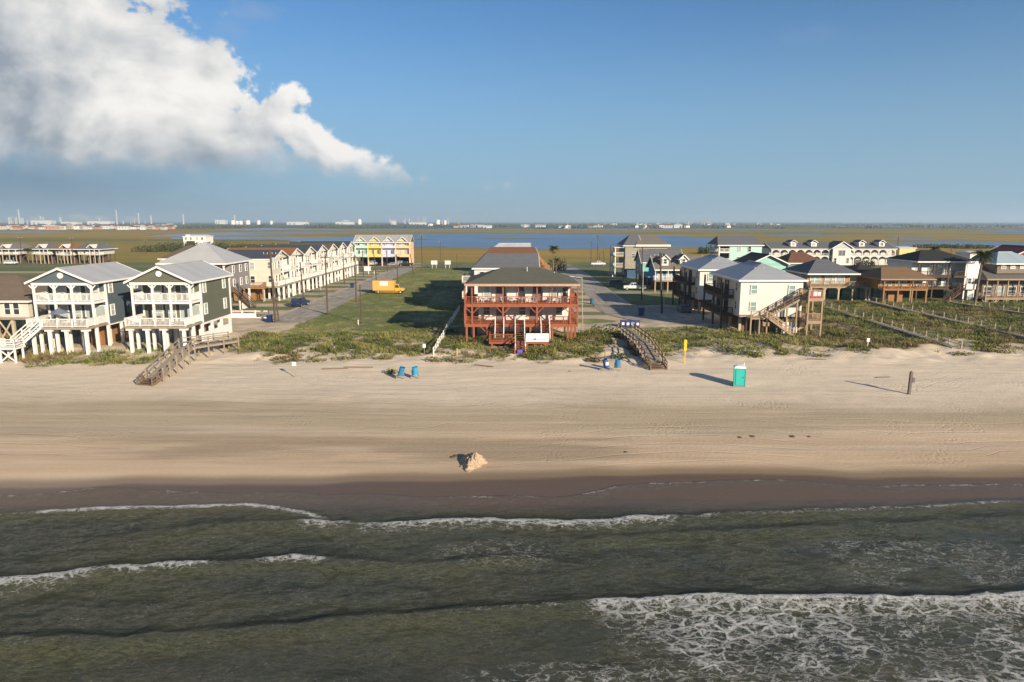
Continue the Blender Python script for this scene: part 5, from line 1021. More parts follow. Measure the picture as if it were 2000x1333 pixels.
for i, (px, py, s) in enumerate(((884, 893, .22), (890, 890, .2), (1445, 855, .2), (1470, 853, .22), (1548, 853, .24), (1580, 853, .16), (1222, 884, .16), (1112, 726, .16))):
    x, y, z = pz(px, py); k = MB(); 
    for j in range(3):
        for a in range(7): t_ = a*2*math.pi/7; r_ = s*(1.2, .9, .35)[j]*random.uniform(.7, 1.2); k.v.append((x+r_*math.cos(t_), y+r_*math.sin(t_), z-.03+s*(0, .35, .6)[j]))
    for j in range(2):
        for a in range(7): b_ = (a+1) % 7; k.f.append((j*7+a, j*7+b_, j*7+7+b_, j*7+7+a))
    k.f.append(tuple(range(14, 21))); tag(k.build('seaweed_clump', mat('dry_seaweed', (.09, .06, .035), .95, .4, 5.), None), 'small dark clump of dry seaweed lying on the bare sand', 'seaweed', 'seaweed clumps on the sand')
for i, (px, py, L, rz) in enumerate(((655, 722, 3.0, .05), (700, 719, 3.5, -.04), (1000, 712, 0.1, 0), (945, 716, 2.6, -.5), (1595, 704, 2.2, -.2), (1725, 738, 1.6, .05))):
    x, y, z = pz(px, py); dx = L/2*math.cos(rz); dy = L/2*math.sin(rz)
    if L > 1: tag(MB().cyl((x-dx, y-dy, z+.06), (x+dx, y+dy, z+.10), .09, .05, 7).build('driftwood', wood('drift', (.17, .12, .08)), None), 'thin piece of driftwood at the foot of the dune', 'driftwood', 'driftwood along the dune foot')

# ============================================================ bins, vehicles
def bin_cart(label, x, y, cm, lm=None, group=None, s=1.0):
    z = zgs(x, y); t = thing('trash_cart', label, 'trash cart', (x, y, z), group); k = MB(); a, b_ = .30*s, .36*s; zt = z+1.0*s
    k.v = [(x-a, y-a, z+.08), (x+a, y-a, z+.08), (x+a, y+a, z+.08), (x-a, y+a, z+.08), (x-b_, y-b_, zt), (x+b_, y-b_, zt), (x+b_, y+b_, zt), (x-b_, y+b_, zt)]; k.f = [(3, 2, 1, 0), (4, 5, 6, 7), (0, 1, 5, 4), (1, 2, 6, 5), (2, 3, 7, 6), (3, 0, 4, 7)]; k.build('body', cm, t)
    MB().box(x-b_-.03, x+b_+.03, y-b_-.04, y+b_+.03, zt+.002, zt+.08).build('lid', cm, t); MB().beam((x-b_, y+b_+.08, zt-.02), (x+b_, y+b_+.08, zt-.02), .05, .05).build('handle', cm, t)
    for s_ in (-1, 1): MB().cyl((x+s_*a-.04, y+a, z+.13), (x+s_*a+.04, y+a, z+.13), .13, .13, 10).build('wheel', BLACKM, t)
    if lm: MB().box(x-.2, x+.2, y-b_-.02, y-b_+.01, z+.45, z+.85).build('label_panel', lm, t)
    return t
NAVY = paint('bin_navy', (.03, .05, .16), .5); VIO = paint('bin_violet', (.07, .04, .16), .5)
for i in range(4):
    x, y, _ = gp(1216+9.5*i, 641); bin_cart(['navy trash cart at the west end of the row behind the wooden walk', 'second navy cart of the row behind the wooden walk', 'third navy cart of the row behind the wooden walk', 'violet trash cart at the east end of the row behind the wooden walk'][i], x, y, VIO if i == 3 else NAVY, WHITE, 'row of carts at the wooden walk', 1.05)
x, y, _ = gp(1252, 617); bin_cart('large dark blue trash bin standing alone on the parking apron', x, y, NAVY, None, None, 1.35); x, y, _ = gp(1156, 594); bin_cart('teal blue trash cart at the edge of the east street', x, y, paint('bin_teal', (.02, .12, .2), .5)); x, y, _ = gp(527, 629); bin_cart('blue trash cart at the foot of the double utility pole', x, y, paint('bin_blue', (.008, .025, .11), .5), None, None, 1.15); x, y, _ = gp(688, 562.5); bin_cart('blue trash cart halfway up the west street', x, y, paint('bin_blue2', (.012, .03, .10), .5), None, None, 1.2)
def wheel(t, x, y, z, r=.34, w_=.22, rz=0):
    def mk():
        k = MB(); k.cyl((0, -w_/2, 0), (0, w_/2, 0), r, r, 14); return k.mesh('wheel', BLACKM)
    o = bpy.data.objects.new('wheel', cached(('wheel', r, w_), mk)); col.objects.link(o); o.location = (x, y, z); o.parent = t
    hb_ = bpy.data.objects.new('rim', cached(('rim', r, w_), lambda: MB().cyl((0, -w_/2-.012, 0), (0, w_/2+.012, 0), r*.58, r*.58, 10).mesh('rim', mat('rim_grey', (.35, .35, .35), .4)))); col.objects.link(hb_); hb_.parent = o
def profile_body(k, pts, y0, y1, inset=.0):
    k.poly([(x, y0, z) for x, z in pts], (0, y1-y0, 0)); return k
CARPAINT = {}
def car(label, x, y, z, rz, c, kind='sedan', group=None):
    """length along local x, nose at +x"""
    t = thing('parked_'+kind, label, 'car' if kind != 'pickup' else 'pickup', (x, y, z), group, rz); LOC[t.name] = Vector((0, 0, 0)); nm = 'car_%.2f_%.2f_%.2f' % c; pm = mat(nm, c, .3, .04, .5, spec=.6)
    P = {'sedan': ([(-2.2, .35), (2.2, .32), (2.25, .62), (2.1, .78), (1.0, .92), (-1.6, .97), (-2.2, .9)], [(-1.75, .94), (1.15, .88), (.35, 1.42), (-.95, 1.44)]),
         'suv': ([(-2.3, .42), (2.3, .40), (2.33, .8), (2.2, 1.0), (1.1, 1.1), (-2.25, 1.15)], [(-2.2, 1.12), (1.25, 1.06), (.5, 1.76), (-2.0, 1.78)]),
         'pickup': ([(-2.75, .5), (2.7, .48), (2.75, .9), (2.6, 1.08), (1.3, 1.16), (-2.75, 1.14)], [(-.7, 1.12), (1.45, 1.1), (.75, 1.8), (-.45, 1.82)])}[kind]
    k = MB(); profile_body(k, P[0], -.9, .9); k.build('body', pm, t); k = MB(); profile_body(k, P[1], -.78, .78); k.build('cabin', pm, t)
    g_ = P[1]; zc0 = g_[0][1]+.08; zc1 = g_[2][1]-.12
    def ins(f, zz, a, b_): return a[0]+(b_[0]-a[0])*((zz-a[1])/(b_[1]-a[1]))
    L0 = ins(0, zc0, g_[0], g_[3])+.14; L1 = ins(0, zc1, g_[0], g_[3])+.14; R0 = ins(0, zc0, g_[1], g_[2])-.14; R1 = ins(0, zc1, g_[1], g_[2])-.14; mx = (L0+R0)/2
    for s in (-1, 1):
        for a0_, a1_, b0_, b1_ in ((L0, L1, mx-.05, mx-.05), (mx+.05, mx+.05, R0, R1)): MB().poly([(a0_, s*.78, zc0), (b0_, s*.78, zc0), (b1_, s*.78, zc1), (a1_, s*.78, zc1)], (0, s*.015, 0)).build('side_window', GLASS, t)
    MB().poly([(R0+.15, -.66, zc0), (R0+.15, .66, zc0), (R1+.15, .62, zc1), (R1+.15, -.62, zc1)], (.015, 0, .01)).build('windscreen', GLASS, t); MB().poly([(L0-.15, -.66, zc0), (L0-.15, .66, zc0), (L1-.15, .62, zc1), (L1-.15, -.62, zc1)], (-.015, 0, .01)).build('rear_window', GLASS, t)
    xf = P[0][2][0]; xb = P[0][0][0]
    for s in (-1, 1): MB().box(xf-.06, xf+.015, s*.62-.16, s*.62+.16, P[0][2][1]-.08, P[0][2][1]+.06).build('headlight', mat('lamp_glass', (.6, .6, .55), .2), t); MB().box(xb-.015, xb+.03, s*.7-.12, s*.7+.12, .72, .9).build('tail_light', mat('lamp_red', (.35, .02, .02), .3), t)
    MB().box(xf-.05, xf+.06, -.86, .86, .36, .52).build('bumper', BLACKM, t)
    if kind == 'pickup': MB().box(-2.6, -.85, -.7, .7, 1.142, 1.15).build('bed', BLACKM, t)
    for a in (xb+.85, xf-.85):
        for s in (-1, 1): wheel(t, a, s*.82, .36, .36)
    return t
x, y, _ = gp(585, 599); car('blue car parked beside the west street townhouses', x, y+.5, 1.82, R(80), (.01, .03, .09), 'suv')
x, y, _ = gp(1239, 567); car('white pickup parked on the driveway before the blue cottage', x, y, 1.84, R(178), (.6, .6, .6), 'pickup')
for px, c_, kd, lb, rz in ((793, (.02, .022, .026), 'pickup', 'black pickup parked at the peach end of the pastel rowhouse', 175), (768, (.25, .22, .23), 'sedan', 'mauve grey sedan parked before the lavender unit of the pastel rowhouse', 0), (729, (.5, .5, .48), 'suv', 'white car parked under the yellow unit of the pastel rowhouse', 80), (748, (.03, .03, .04), 'sedan', 'dark car parked under the lavender unit of the pastel rowhouse', 90), (783, (.4, .44, .52), 'suv', 'pale blue car parked under the peach unit of the pastel rowhouse', 85), (706, (.04, .04, .045), 'suv', 'dark car parked under the mint unit of the pastel rowhouse', 90)):
    Y = 265.2 if kd == 'pickup' or px == 768 else 269.8; car(lb, fx(px, 513, Y), Y, 1.52, R(rz), c_, kd)
x, y, _ = gp(1168, 521); car('white pickup parked at the inland end of the east street', x, y, 1.82, R(5), (.55, .57, .6), 'pickup')
car('grey car parked under the cream house behind the one with the beach stair', 32.2, 127, 1.82, R(90), (.12, .13, .15), 'sedan'); car('dark car parked in the shade of the blue cottage driveway', 27.5, 178, 1.82, R(0), (.05, .06, .07), 'suv'); car('white car parked by the stilt houses beyond the highway', fx(8, 514, 280), 284, 1.0, R(0), (.6, .6, .6), 'suv')
# yellow box truck
x, y, _ = gp(760, 573.5); t = thing('box_truck', 'yellow box truck with white side panel parked on the lawn', 'truck', (x, y, 1.82), None, R(-2)); LOC[t.name] = Vector((0, 0, 0)); ym = mat('truck_yellow', (.66, .36, .03), .4, .05)
MB().box(-3.6, 1.4, -1.15, 1.15, .75, 3.05).build('cargo_box', mat('truck_box_yellow', (.58, .34, .09), .45, .06), t); MB().box(-1.9, 0.0, -1.17, -1.152, 1.9, 2.9).build('side_panel', WHITE, t)
profile_body(MB(), [(1.5, .7), (3.5, .65), (3.6, 1.15), (2.75, 1.35), (2.4, 2.15), (1.5, 2.2)], -.95, .95).build('cab', ym, t); MB().box(-3.5, 3.3, -.5, .5, .5, .72).build('chassis', BLACKM, t)
for s in (-1, 1): MB().poly([(1.65, s*.95, 1.4), (2.6, s*.95, 1.4), (2.35, s*.95, 2.05), (1.65, s*.95, 2.05)], (0, s*.015, 0)).build('side_window', GLASS, t); MB().box(3.5, 3.62, s*.7-.13, s*.7+.13, .95, 1.1).build('headlight', mat('lamp_glass', (0, 0, 0)), t)
MB().poly([(2.80, -.8, 1.40), (2.80, .8, 1.40), (2.47, .75, 2.1), (2.47, -.75, 2.1)], (.015, 0, .01)).build('windscreen', GLASS, t); MB().box(3.45, 3.68, -.95, .95, .5, .66).build('bumper', BLACKM, t)
for a in (-2.3, 2.9):
    for s in (-1, 1): wheel(t, a, s*.9, .42, .42, .28)
MB().box(-3.0, 2.6, -1.0, -.9, .35, .5).build('side_guard', ym, t)

# ============================================================ utility poles and lines
POLES = []
def pole(label, base, top, r=.15, arm=0, m=POLEW, group='utility poles along the streets', lamp=False, trans=False, name='utility_pole', lean=0):
    x, y, z = gp(*base); zt = fz(top[1], y); xt = fx(top[0], top[1], y); t = thing(name, label, 'pole', (x, y, z-.3), group)
    MB().cyl((x, y, z-.3), (xt, y, zt), r, r*.7, 8).build('shaft', m, t)
    if arm:
        ca_ = MB().box(xt-arm, xt+arm, y-.2, y-.08, zt-.75, zt-.6).build('crossarm', m, t)
        for s in (-.9, -.35, .35, .9): o = MB().cyl((xt+s*arm, y-.14, zt-.6), (xt+s*arm, y-.14, zt-.35), .05, .04, 6).build('insulator', OFFW, t)
    if trans: MB().cyl((xt+.4, y, zt-2.1), (xt+.4, y, zt-1.2), .24, .24, 10).build('transformer', mat('transformer_grey', (.33, .34, .34)), t)
    if lamp: MB().beam((xt, y, zt-.2), (xt-1.4, y-.2, zt+.05), .07, .07).build('lamp_arm', mat('galvanised', (.35, .36, .36), .5), t); MB().box(xt-2.0, xt-1.3, y-.32, y-.08, zt-.02, zt+.12).build('lamp_head', mat('galvanised', (.35, .36, .36), .5), t)
    POLES.append((x, y, z, xt, zt)); return t
LP = 'wooden utility pole beside the west street'
pole('taller shaft of the double utility pole at the seaward end of the west street', (538, 631), (527, 489), .2, 1.1, trans=True); pole('shorter brace shaft of the double utility pole at the seaward end of the west street', (545, 628), (533, 545), .14)
for b_, tp, ar in (((594, 592), (586, 512), 0), ((640, 615), (635, 496), .9), ((673, 556), (670, 494), 0), ((696, 590), (693, 497), .9), ((710, 543), (708, 490), 0), ((736, 553), (729, 486), 0), ((757, 532), (755, 490), 0), ((778, 558), (774, 497), .9), ((809, 543), (801, 496), 0), ((825, 529), (823, 459), 1.0)): pole(LP, b_, tp, .16, ar)
pole('short wooden post pole without arms standing in the lawn', (706, 632), (703, 556), .14); pole('slim pale lamp post beside the west street', (626, 567), (622, 504), .09, 0, mat('galvanised', (.35, .36, .36), .5), None, True, name='lamp_post')
pole('leaning wooden pole in front of the peach unit', (803, 519), (796, 462), .16, 0); pole('slim utility pole at the marsh edge beside two white billboards', (860, 510), (860, 470), .14, .8); pole('short utility pole at the highway beside the billboards', (893, 526), (892, 497), .12)
pole('slim lamp post east of the red-decked house', (1138, 643), (1136.5, 541), .09, 0, wood('pale_pole', (.30, .27, .20)), None, True, name='lamp_post'); pole('tall dark utility pole standing in the parking island', (1293, 613), (1289.5, 493), .2, 1.1, trans=True)
EP = 'wooden utility pole at the inland end of the east street'
for b_, tp, ar in (((1167, 519), (1168, 459), 1.6), ((1154, 517), (1155, 471), 0), ((1172, 518), (1171, 495), 0), ((1180, 517), (1179, 490), 0)): pole(EP, b_, tp, .16, ar)
pole('wooden utility pole before the tall taupe house', (1253, 586), (1255, 484), .15, .9); pole('slim pole at the taupe house balconies', (1217, 557), (1217, 512), .1); pole('pale thin mast beside the tall parking pole', (1297, 596), (1296, 549), .06, 0, OFFW); pole('thin pale mast in front of the blue cottage', (1255, 575), (1257, 520), .06, 0, OFFW)
pole('utility pole between the arcaded building and the yellow one', (1752, 508), (1755, 461), .2, 1.0); pole('utility pole behind the black-roofed white house', (1858, 500), (1858, 476), .14, .8); pole('pale flagpole before the dark green roofed house', (1958, 545), (1959, 492), .05, 0, OFFW, None)
WP = 'wooden utility pole by the sand tracks behind the cream house'
for b_, tp in (((43, 531), (39, 462)), ((143, 518), (139, 463)), ((284, 497), (284, 468)), ((205, 500), (202, 476))): pole(WP, b_, tp, .17, .9)
LM = mat('cable', (.03, .03, .03), .6)
def cable(i, j, dz, dx=0):
    a = POLES[i]; b_ = POLES[j]; k = MB(); prev = None; n = 8; A = Vector((a[3]+dx, a[1], a[4]-dz)); B = Vector((b_[3]+dx, b_[1], b_[4]-dz)); L = (B-A).length
    for q in range(n+1):
        s = q/n; p = A.lerp(B, s)-Vector((0, 0, L*.02*4*s*(1-s)))
        if prev is not None: k.cyl(prev, p, .022, .022, 4, False)
        prev = p
    tag(k.build('power_line', LM, None), 'thin sagging cable between two utility poles', 'cable', 'overhead cables between poles')
for i, j in ((0, 3), (3, 5), (5, 9), (9, 11), (2, 4), (4, 7)): 
    cable(i, j, .4, -.6); cable(i, j, .4, .6)
for i, j in ((19, 25), (25, 20)): cable(i, j, .4, .6); cable(i, j, .4, -.6)
# two billboards at the highway
for px, lb in ((848, 'white billboard on two posts at the highway, beside the street end'), (874, 'white billboard on two posts at the highway, nearer the long row of houses')):
    Y = 252; xa_ = fx(px-6, 514, Y); xb_ = fx(px+6, 514, Y); t = thing('billboard', lb, 'billboard', ((xa_+xb_)/2, Y, 1.7)); MB().box(xa_, xb_, Y, Y+.12, fz(517, Y), fz(509.5, Y)).build('panel', WHITE, t)
    for x in (xa_+.4, xb_-.4): post(t, x, Y+.2, 1.5, fz(511, Y), .16, OFFW)
# low guard posts by the turning
for px, py in ((720, 536), (731, 536)): x, y, z = gp(px, py); tag(MB().cyl((x, y, z-.2), (x, y, z+1.0), .12, .1, 8).cyl((x, y, z+1.0), (x, y, z+1.08), .12, .02, 8).build('bollard', WHITE, None), 'short white bollard on the verge of the west street', 'bollard', 'white bollards on the verge')
tag(MB().box(-50.5, -48.6, 233.8, 235.8, 1.8, 3.2).box(-50.7, -48.4, 233.6, 236.0, 3.2, 3.4).build('utility_shed', WHITE, None), 'small white shed at the highway end of the townhouses', 'shed')

# ============================================================ plants
lf, k, b = newmat('leaf'); at = k.n('ShaderNodeAttribute', attribute_name='tint').outputs['Color']; k.link(at, b.inputs['Base Color']); b.inputs['Roughness'].default_value = .75; b.inputs['Specular IOR Level'].default_value = .15
def tri_mesh(name, V, T, C, m=lf, parent=None):
    """V (n,3) vertices, T (t,3) indices, C (n,3) colours"""
    me = bpy.data.meshes.new(name); off = np.array(origin(parent)); me.vertices.add(len(V)); me.vertices.foreach_set('co', (V-off).astype(np.float32).ravel())
    me.loops.add(T.size); me.loops.foreach_set('vertex_index', T.astype(np.int32).ravel()); me.polygons.add(len(T)); me.polygons.foreach_set('loop_start', np.arange(0, T.size, 3, dtype=np.int32)); me.update(calc_edges=True)
    a = me.attributes.new('tint', 'FLOAT_COLOR', 'POINT'); a.data.foreach_set('color', np.concatenate([C, np.ones((len(C), 1))], 1).astype(np.float32).ravel()); me.materials.append(m)
    o = bpy.data.objects.new(name, me); col.objects.link(o)
    if parent: o.parent = parent
    return o
def tufts(name, x, y, h, blades, colr, spread=.5, wd=.05):
    n = len(x); z = zground(x, y)-.03; B = np.repeat(np.arange(n), blades); N_ = len(B); a = rng.random(N_)*2*np.pi; r = rng.random(N_)*.22*spread*2
    bx = x[B]+r*np.cos(a); by = y[B]+r*np.sin(a); bz = z[B]; hh = h[B]*(.5+.7*rng.random(N_)); ln = (.25+.6*rng.random(N_))*hh*spread*1.6; a2 = a+(rng.random(N_)-.5)*1.2
    ww = wd*(.6+.8*rng.random(N_)); px_, py_ = -np.sin(a2)*ww, np.cos(a2)*ww
    V = np.stack([np.stack([bx-px_, by-py_, bz], 1), np.stack([bx+px_, by+py_, bz], 1), np.stack([bx+ln*np.cos(a2), by+ln*np.sin(a2), bz+hh], 1)], 1).reshape(-1, 3)
    C = np.repeat(colr[B]*(.75+.5*rng.random((N_, 1))), 3, 0); return tri_mesh(name, V, np.arange(len(V)).reshape(-1, 3), C)
def scatter(n, x0, x1, y0, y1, dens):
    x = rng.uniform(x0, x1, n); y = rng.uniform(y0, y1, n); return x, y, dens(x, y)
x, y, v = scatter(150000, -95, 110, 78, 142, lambda x, y: veg_amount(x, y, y*0)); keep = rng.random(len(x)) < v*(.25+.9*sstep(fbm(x*.45, y*.45, 3), .38, .6)); x = x[keep]; y = y[keep]
# nothing grows on the dune walks themselves
n1 = fbm(x*.35, y*.35, 4); n2 = fbm(x*.12+4, y*.12, 3)
cg = np.array([.095, .115, .032]); cy = np.array([.195, .185, .06]); cb = np.array([.15, .10, .055]); t1 = sstep(n1, .42, .62)[:, None]; t2 = sstep(n2, .5, .68)[:, None]
colr = (cg*(1-t1)+cy*t1)*(1-t2*.65)+cb*t2*.65; colr = colr*np.where(rng.random((len(x), 1)) < .2, 1.5, 1.)
o = tufts('dune_grass', x, y, .18+.30*rng.random(len(x))+.5*sstep(fbm(x*.5+21, y*.5, 3), .55, .72)*rng.random(len(x)), 6, colr, .8, .055); o['kind'] = 'stuff'; tag(o, 'mottled green and straw dune plants covering the low dunes', 'dune grass')
x, y, v = scatter(90000, -35, -7, 100, 250, lambda x, y: sstep(fbm(x*.2, y*.2, 3), .4, .6)*.6+.1); keep = (rng.random(len(x)) < v*np.clip(150/y-.2, .25, 1)); x = x[keep]; y = y[keep]; n1 = fbm(x*.2+3, y*.2, 3)
colr = np.array([.11, .135, .036])*(1-sstep(n1, .4, .65)[:, None])+np.array([.20, .185, .065])*sstep(n1, .4, .65)[:, None]
o = tufts('lawn_grass', x, y, .08+.10*rng.random(len(x)), 4, colr, .6, .05); o['kind'] = 'stuff'; tag(o, 'short green grass on the open lot beside the red-decked house', 'grass')
def leaves(cx, cy_, cz, rx, ry, rz_, n, size, c, vary=.4):
    d = rng.normal(size=(n, 3)); d /= np.linalg.norm(d, axis=1)[:, None]; rr = (.55+.45*rng.random(n)**.5)[:, None]; lob = (1+.28*np.sin(d[:, 0]*5+cx)*np.cos(d[:, 1]*4+cy_)+.18*np.sin(d[:, 2]*9+cx*3))[:, None]
    p = d*rr*lob*np.array([rx, ry, rz_])+np.array([cx, cy_, cz]); u = rng.normal(size=(n, 3)); u /= np.linalg.norm(u, axis=1)[:, None]; w_ = np.cross(u, rng.normal(size=(n, 3))); w_ /= np.linalg.norm(w_, axis=1)[:, None]; s = (size*(.6+.8*rng.random(n)))[:, None]
    V = np.stack([p-u*s, p+w_*s*.7, p+u*s, p-w_*s*.7], 1).reshape(-1, 3); i = np.arange(n)*4; T = np.concatenate([np.stack([i, i+1, i+2], 1), np.stack([i, i+2, i+3], 1)]); C = np.repeat(np.array(c)*(1-vary/2+vary*rng.random((n, 1))), 4, 0); return V, T, C
def join(parts):
    V = []; T = []; C = []; o_ = 0
    for v, t, c in parts: V.append(v); T.append(t+o_); C.append(c); o_ += len(v)
    return np.concatenate(V), np.concatenate(T), np.concatenate(C)
STEM = wood('stem', (.09, .065, .04))
def shrub(label, px, py, w_, hgt, c, n=420, size=.10, name='dune_shrub', Y=None, group='low shrubs on the dune'):
    if Y is None: x, y, z = pz(px, py)
    else: y = Y; x = fx(px, py, Y); z = zgs(x, y)
    t = thing(name, label, 'shrub', (x, y, z), group); ps = []; q = max(2, int(w_/.8))
    for i in range(q): ox = (i-(q-1)/2)*w_/q; hh = hgt*random.uniform(.7, 1.); ps.append(leaves(x+ox, y+random.uniform(-.3, .3)*w_*.3, z+hh*.45, w_/q*.85, w_/q*.8, hh*.58, n//q, size, c))
    tri_mesh('foliage', *join(ps), parent=t); k = MB()
    for i in range(4): k.cyl((x, y, z-.15), (x+random.uniform(-.4, .4)*w_*.7, y+random.uniform(-.2, .2), z+hgt*.6), .04, .015, 5)
    k.build('stems', STEM, t); return t
DG = (.085, .095, .028)
for i, (px, py, w_, hh, c_) in enumerate(((1152, 660, 2.6, 1.2, DG), (1175, 650, 3.0, 1.3, (.075, .09, .03)), (1198, 660, 2.6, 1.1, DG), (1186, 672, 1.6, .9, DG), (1128, 672, 2.2, 1.1, (.13, .12, .03)), (1108, 688, 3.0, 1.2, (.135, .125, .03)), (1080, 690, 2.6, 1.1, (.12, .12, .03)), (1052, 696, 2.2, 1.0, (.13, .12, .035)), (1140, 696, 2.0, .9, DG), (1160, 706, 1.6, .6, (.12, .09, .04)), (1210, 700, 1.8, .9, (.10, .12, .05)), (1030, 700, 1.6, .8, (.12, .12, .04)), (1245, 690, 1.6, .8, (.11, .12, .05)))): shrub('yellow-green shrub on the dune in front of the banner side of the red-decked house' if px < 1120 else ('dark green shrub between the slim lamp post and the row of carts' if py < 680 else 'low green shrub beside the sandy path to the labelled barrel'), px, py, w_, hh, c_, 380)
for i, (px, py, w_, hh, c_) in enumerate(((1420, 690, 2.8, 1.1, (.20, .19, .11)), (1455, 697, 3.4, 1.3, (.17, .19, .06)), (1475, 700, 2.0, .9, (.15, .17, .05)))): shrub('pale silvery green bush at the sand edge before the cream house with the beach stair', px, py, w_, hh, c_, 420, group='pale bushes at the sand edge')
shrub('small leafy beach plant beside the west pair of barrels', 765, 730, 1.1, .7, (.14, .15, .04), 220, .09, 'beach_plant', group=None)
for px, py in ((848, 708), (880, 706), (905, 708), (665, 702), (690, 700), (750, 703), (620, 706), (1300, 692), (1530, 694), (1600, 696), (1880, 692), (1940, 688), (1960, 690)): shrub('straggly grass clump on the sandy dune front', px, py, random.uniform(1.4, 2.4), random.uniform(.4, .7), (.17, .155, .06), 220, .10, 'dune_clump', group='straggly clumps along the dune front')
for px, Y, w_, hh, lb in ((1778, 232, 9, 5, 'leafy tree clump beside the arcaded building'), (1812, 226, 6, 5.5, 'tall dark shrub behind the black-roofed white house'), (1088, 236, 6, 4.5, 'dark green bush beside the roadside palms'), (1690, 262, 8, 3, 'low tropical bush before the arcaded building'), (1960, 230, 9, 4, 'bushy growth behind the dark green roofed house')): shrub(lb, px, 500, w_, hh, (.085, .085, .03), 700, .28, 'garden_bush', Y, None)
for i, (px, Y, w_, hh) in enumerate(((430, 430, 40, 5), (470, 440, 36, 4.5), (510, 445, 30, 4), (545, 450, 24, 4), (310, 420, 26, 4.5), (345, 450, 24, 5), (395, 440, 30, 6), (650, 440, 26, 3), (600, 450, 30, 3.2), (1385, 395, 10, 4), (1395, 400, 9, 4), (1830, 480, 26, 3), (1900, 470, 22, 3))):
    y = Y; x = fx(px, 480, Y); t = thing('marsh_thicket', 'dark thicket of brush at the edge of the marsh', 'bush', (x, y, .28), 'thickets at the marsh edge'); ps = [leaves(x+(j-5)*w_/10, y+random.uniform(-3, 3), .2+hh*.4, w_/9, 3.5, hh*random.uniform(.4, .65), 110, .42, (.05, .062, .024)) for j in range(11)]; tri_mesh('foliage', *join(ps), parent=t); MB().cyl((x, y, 0), (x+.4, y, hh*.5), .12, .05, 5).cyl((x+2, y, 0), (x+2.6, y, hh*.5), .12, .05, 5).build('stems', STEM, t)
def frond_mesh(c, L=2.6):
    V = []; T = []; C = []
    for i in range(11):
        s = (i+.5)/11; p = Vector((L*(s-.22*s*s), 0, L*(.42*s-.75*s*s))); w_ = .72*math.sin(math.pi*(.12+.85*s))**.7*(1.1-.3*s)
        for sd in (-1, 1):
            tip = p+Vector((.42*L*.28, sd*w_, -.25*w_-.1)); n = len(V); V += [p+Vector((-.11, 0, 0)), p+Vector((.13, 0, 0)), tip]; T.append((n, n+1, n+2)); f = random.uniform(.7, 1.3); C += [[q*f for q in c]]*3
    n = len(V)
    for i in range(5): s = i/5; s2 = (i+1)/5; a = Vector((L*(s-.22*s*s), 0, L*(.42*s-.75*s*s))); b_ = Vector((L*(s2-.22*s2*s2), 0, L*(.42*s2-.75*s2*s2))); n = len(V); V += [a+Vector((0, .03, 0)), a-Vector((0, .03, 0)), b_]; T.append((n, n+1, n+2)); C += [[q*.9 for q in c]]*3
    o = tri_mesh('frond', np.array([tuple(v) for v in V]), np.array(T), np.array(C)); me = o.data; bpy.data.objects.remove(o); return me
FG = frond_mesh((.075, .095, .030)); FB = frond_mesh((.17, .11, .05))
def palm(label, x, y, h, s=1., group=None, lean=.3):
    z = zgs(x, y) if y < 300 else .3; t = thing('palm_tree', label, 'palm tree', (x, y, z), group); k = MB(); prev = None; n = 9
    for i in range(n+1):
        q = i/n; p = Vector((x+lean*q*q, y, z-.2+(h+.2)*q))
        if prev is not None: k.cyl(prev, p, .26*s*(1.1-.35*(i-1)/n), .22*s*(1.12-.35*i/n), 8, False)
        prev = p
    k.build('trunk', mat('palm_bark', (.14, .105, .075), .95, .3, 3.), t); c_ = Vector((x+lean, y, z+h))
    for i in range(66):
        me = FB if i > 46 else FG; o = put('frond', me, c_+Vector((0, 0, .0 if i > 46 else .15)), t, i*2.399); o.rotation_euler = (random.uniform(-.25, .25), (random.uniform(.7, 1.2) if i > 46 else random.uniform(-.9, .6)), i*2.399); o.scale = (s*random.uniform(.8, 1.05)*(.75 if i > 46 else 1),)*3
    return t
y = 141; x = fx(1906, 580, y); palm('tall palm with a skirt of dry fronds before the black-roofed white house', x, y, fz(499, y)-1.9, 1.05, None, .6)
palm('palm with thick trunk beside the long row behind the red-decked house', fx(1080, 530, 215), 215, fz(487, 215)-1.8, .85); palm('short bare palm trunk group beside the taller roadside palm', fx(1086, 530, 205), 205, fz(509, 205)-1.8, .5)
palm('small round palm beside the dark roofed stilt house beyond the highway', fx(55, 505, 296), 296, fz(489, 296)-.5, .8); palm('low palm in the garden behind the black-roofed white house', fx(1822, 500, 222), 222, fz(487, 222)-1.8, .8); palm('low palm behind the dark green roofed house', fx(1968, 500, 225), 225, fz(489, 225)-1.8, .6)

# ============================================================ the far shore
def far_house_mesh(w_, d, h, wm, rm):
    k = MB(); k.box(-w_/2, w_/2, 0, d, 0, h); me = None; r = h*.45; n = len(k.v)
    k.v += [(-w_/2-.6, -.6, h), (w_/2+.6, -.6, h), (w_/2+.6, d+.6, h), (-w_/2-.6, d+.6, h), (-w_/2+w_*.18, d/2, h+r), (w_/2-w_*.18, d/2, h+r)]
    k.f += [(n, n+1, n+5, n+4), (n+2, n+3, n+4, n+5), (n+3, n, n+4), (n+1, n+2, n+5)]
    m0 = len(k.f)
    for i in range(3): x = -w_/2+w_*(.2+.3*i); k.box(x-.7, x+.7, -.06, .1, h*.45, h*.78)
    me = k.mesh('far_house', wm); me.materials.append(rm); me.materials.append(DARK)
    for i, p in enumerate(me.polygons): p.material_index = 1 if 6 <= i < 10 else (2 if i >= 10 else 0)
    return me
FW = [siding('far_a', (.46, .44, .41)), siding('far_b', (.45, .36, .28)), siding('far_c', (.50, .52, .53)), siding('far_d', (.42, .24, .18))]; FR = [slate, dbrn, metalroof('pale', (0, 0, 0), 'Y'), brn]; FN = ['white', 'tan', 'pale grey', 'brick red']; FRN = ['slate', 'brown', 'pale', 'red-brown']
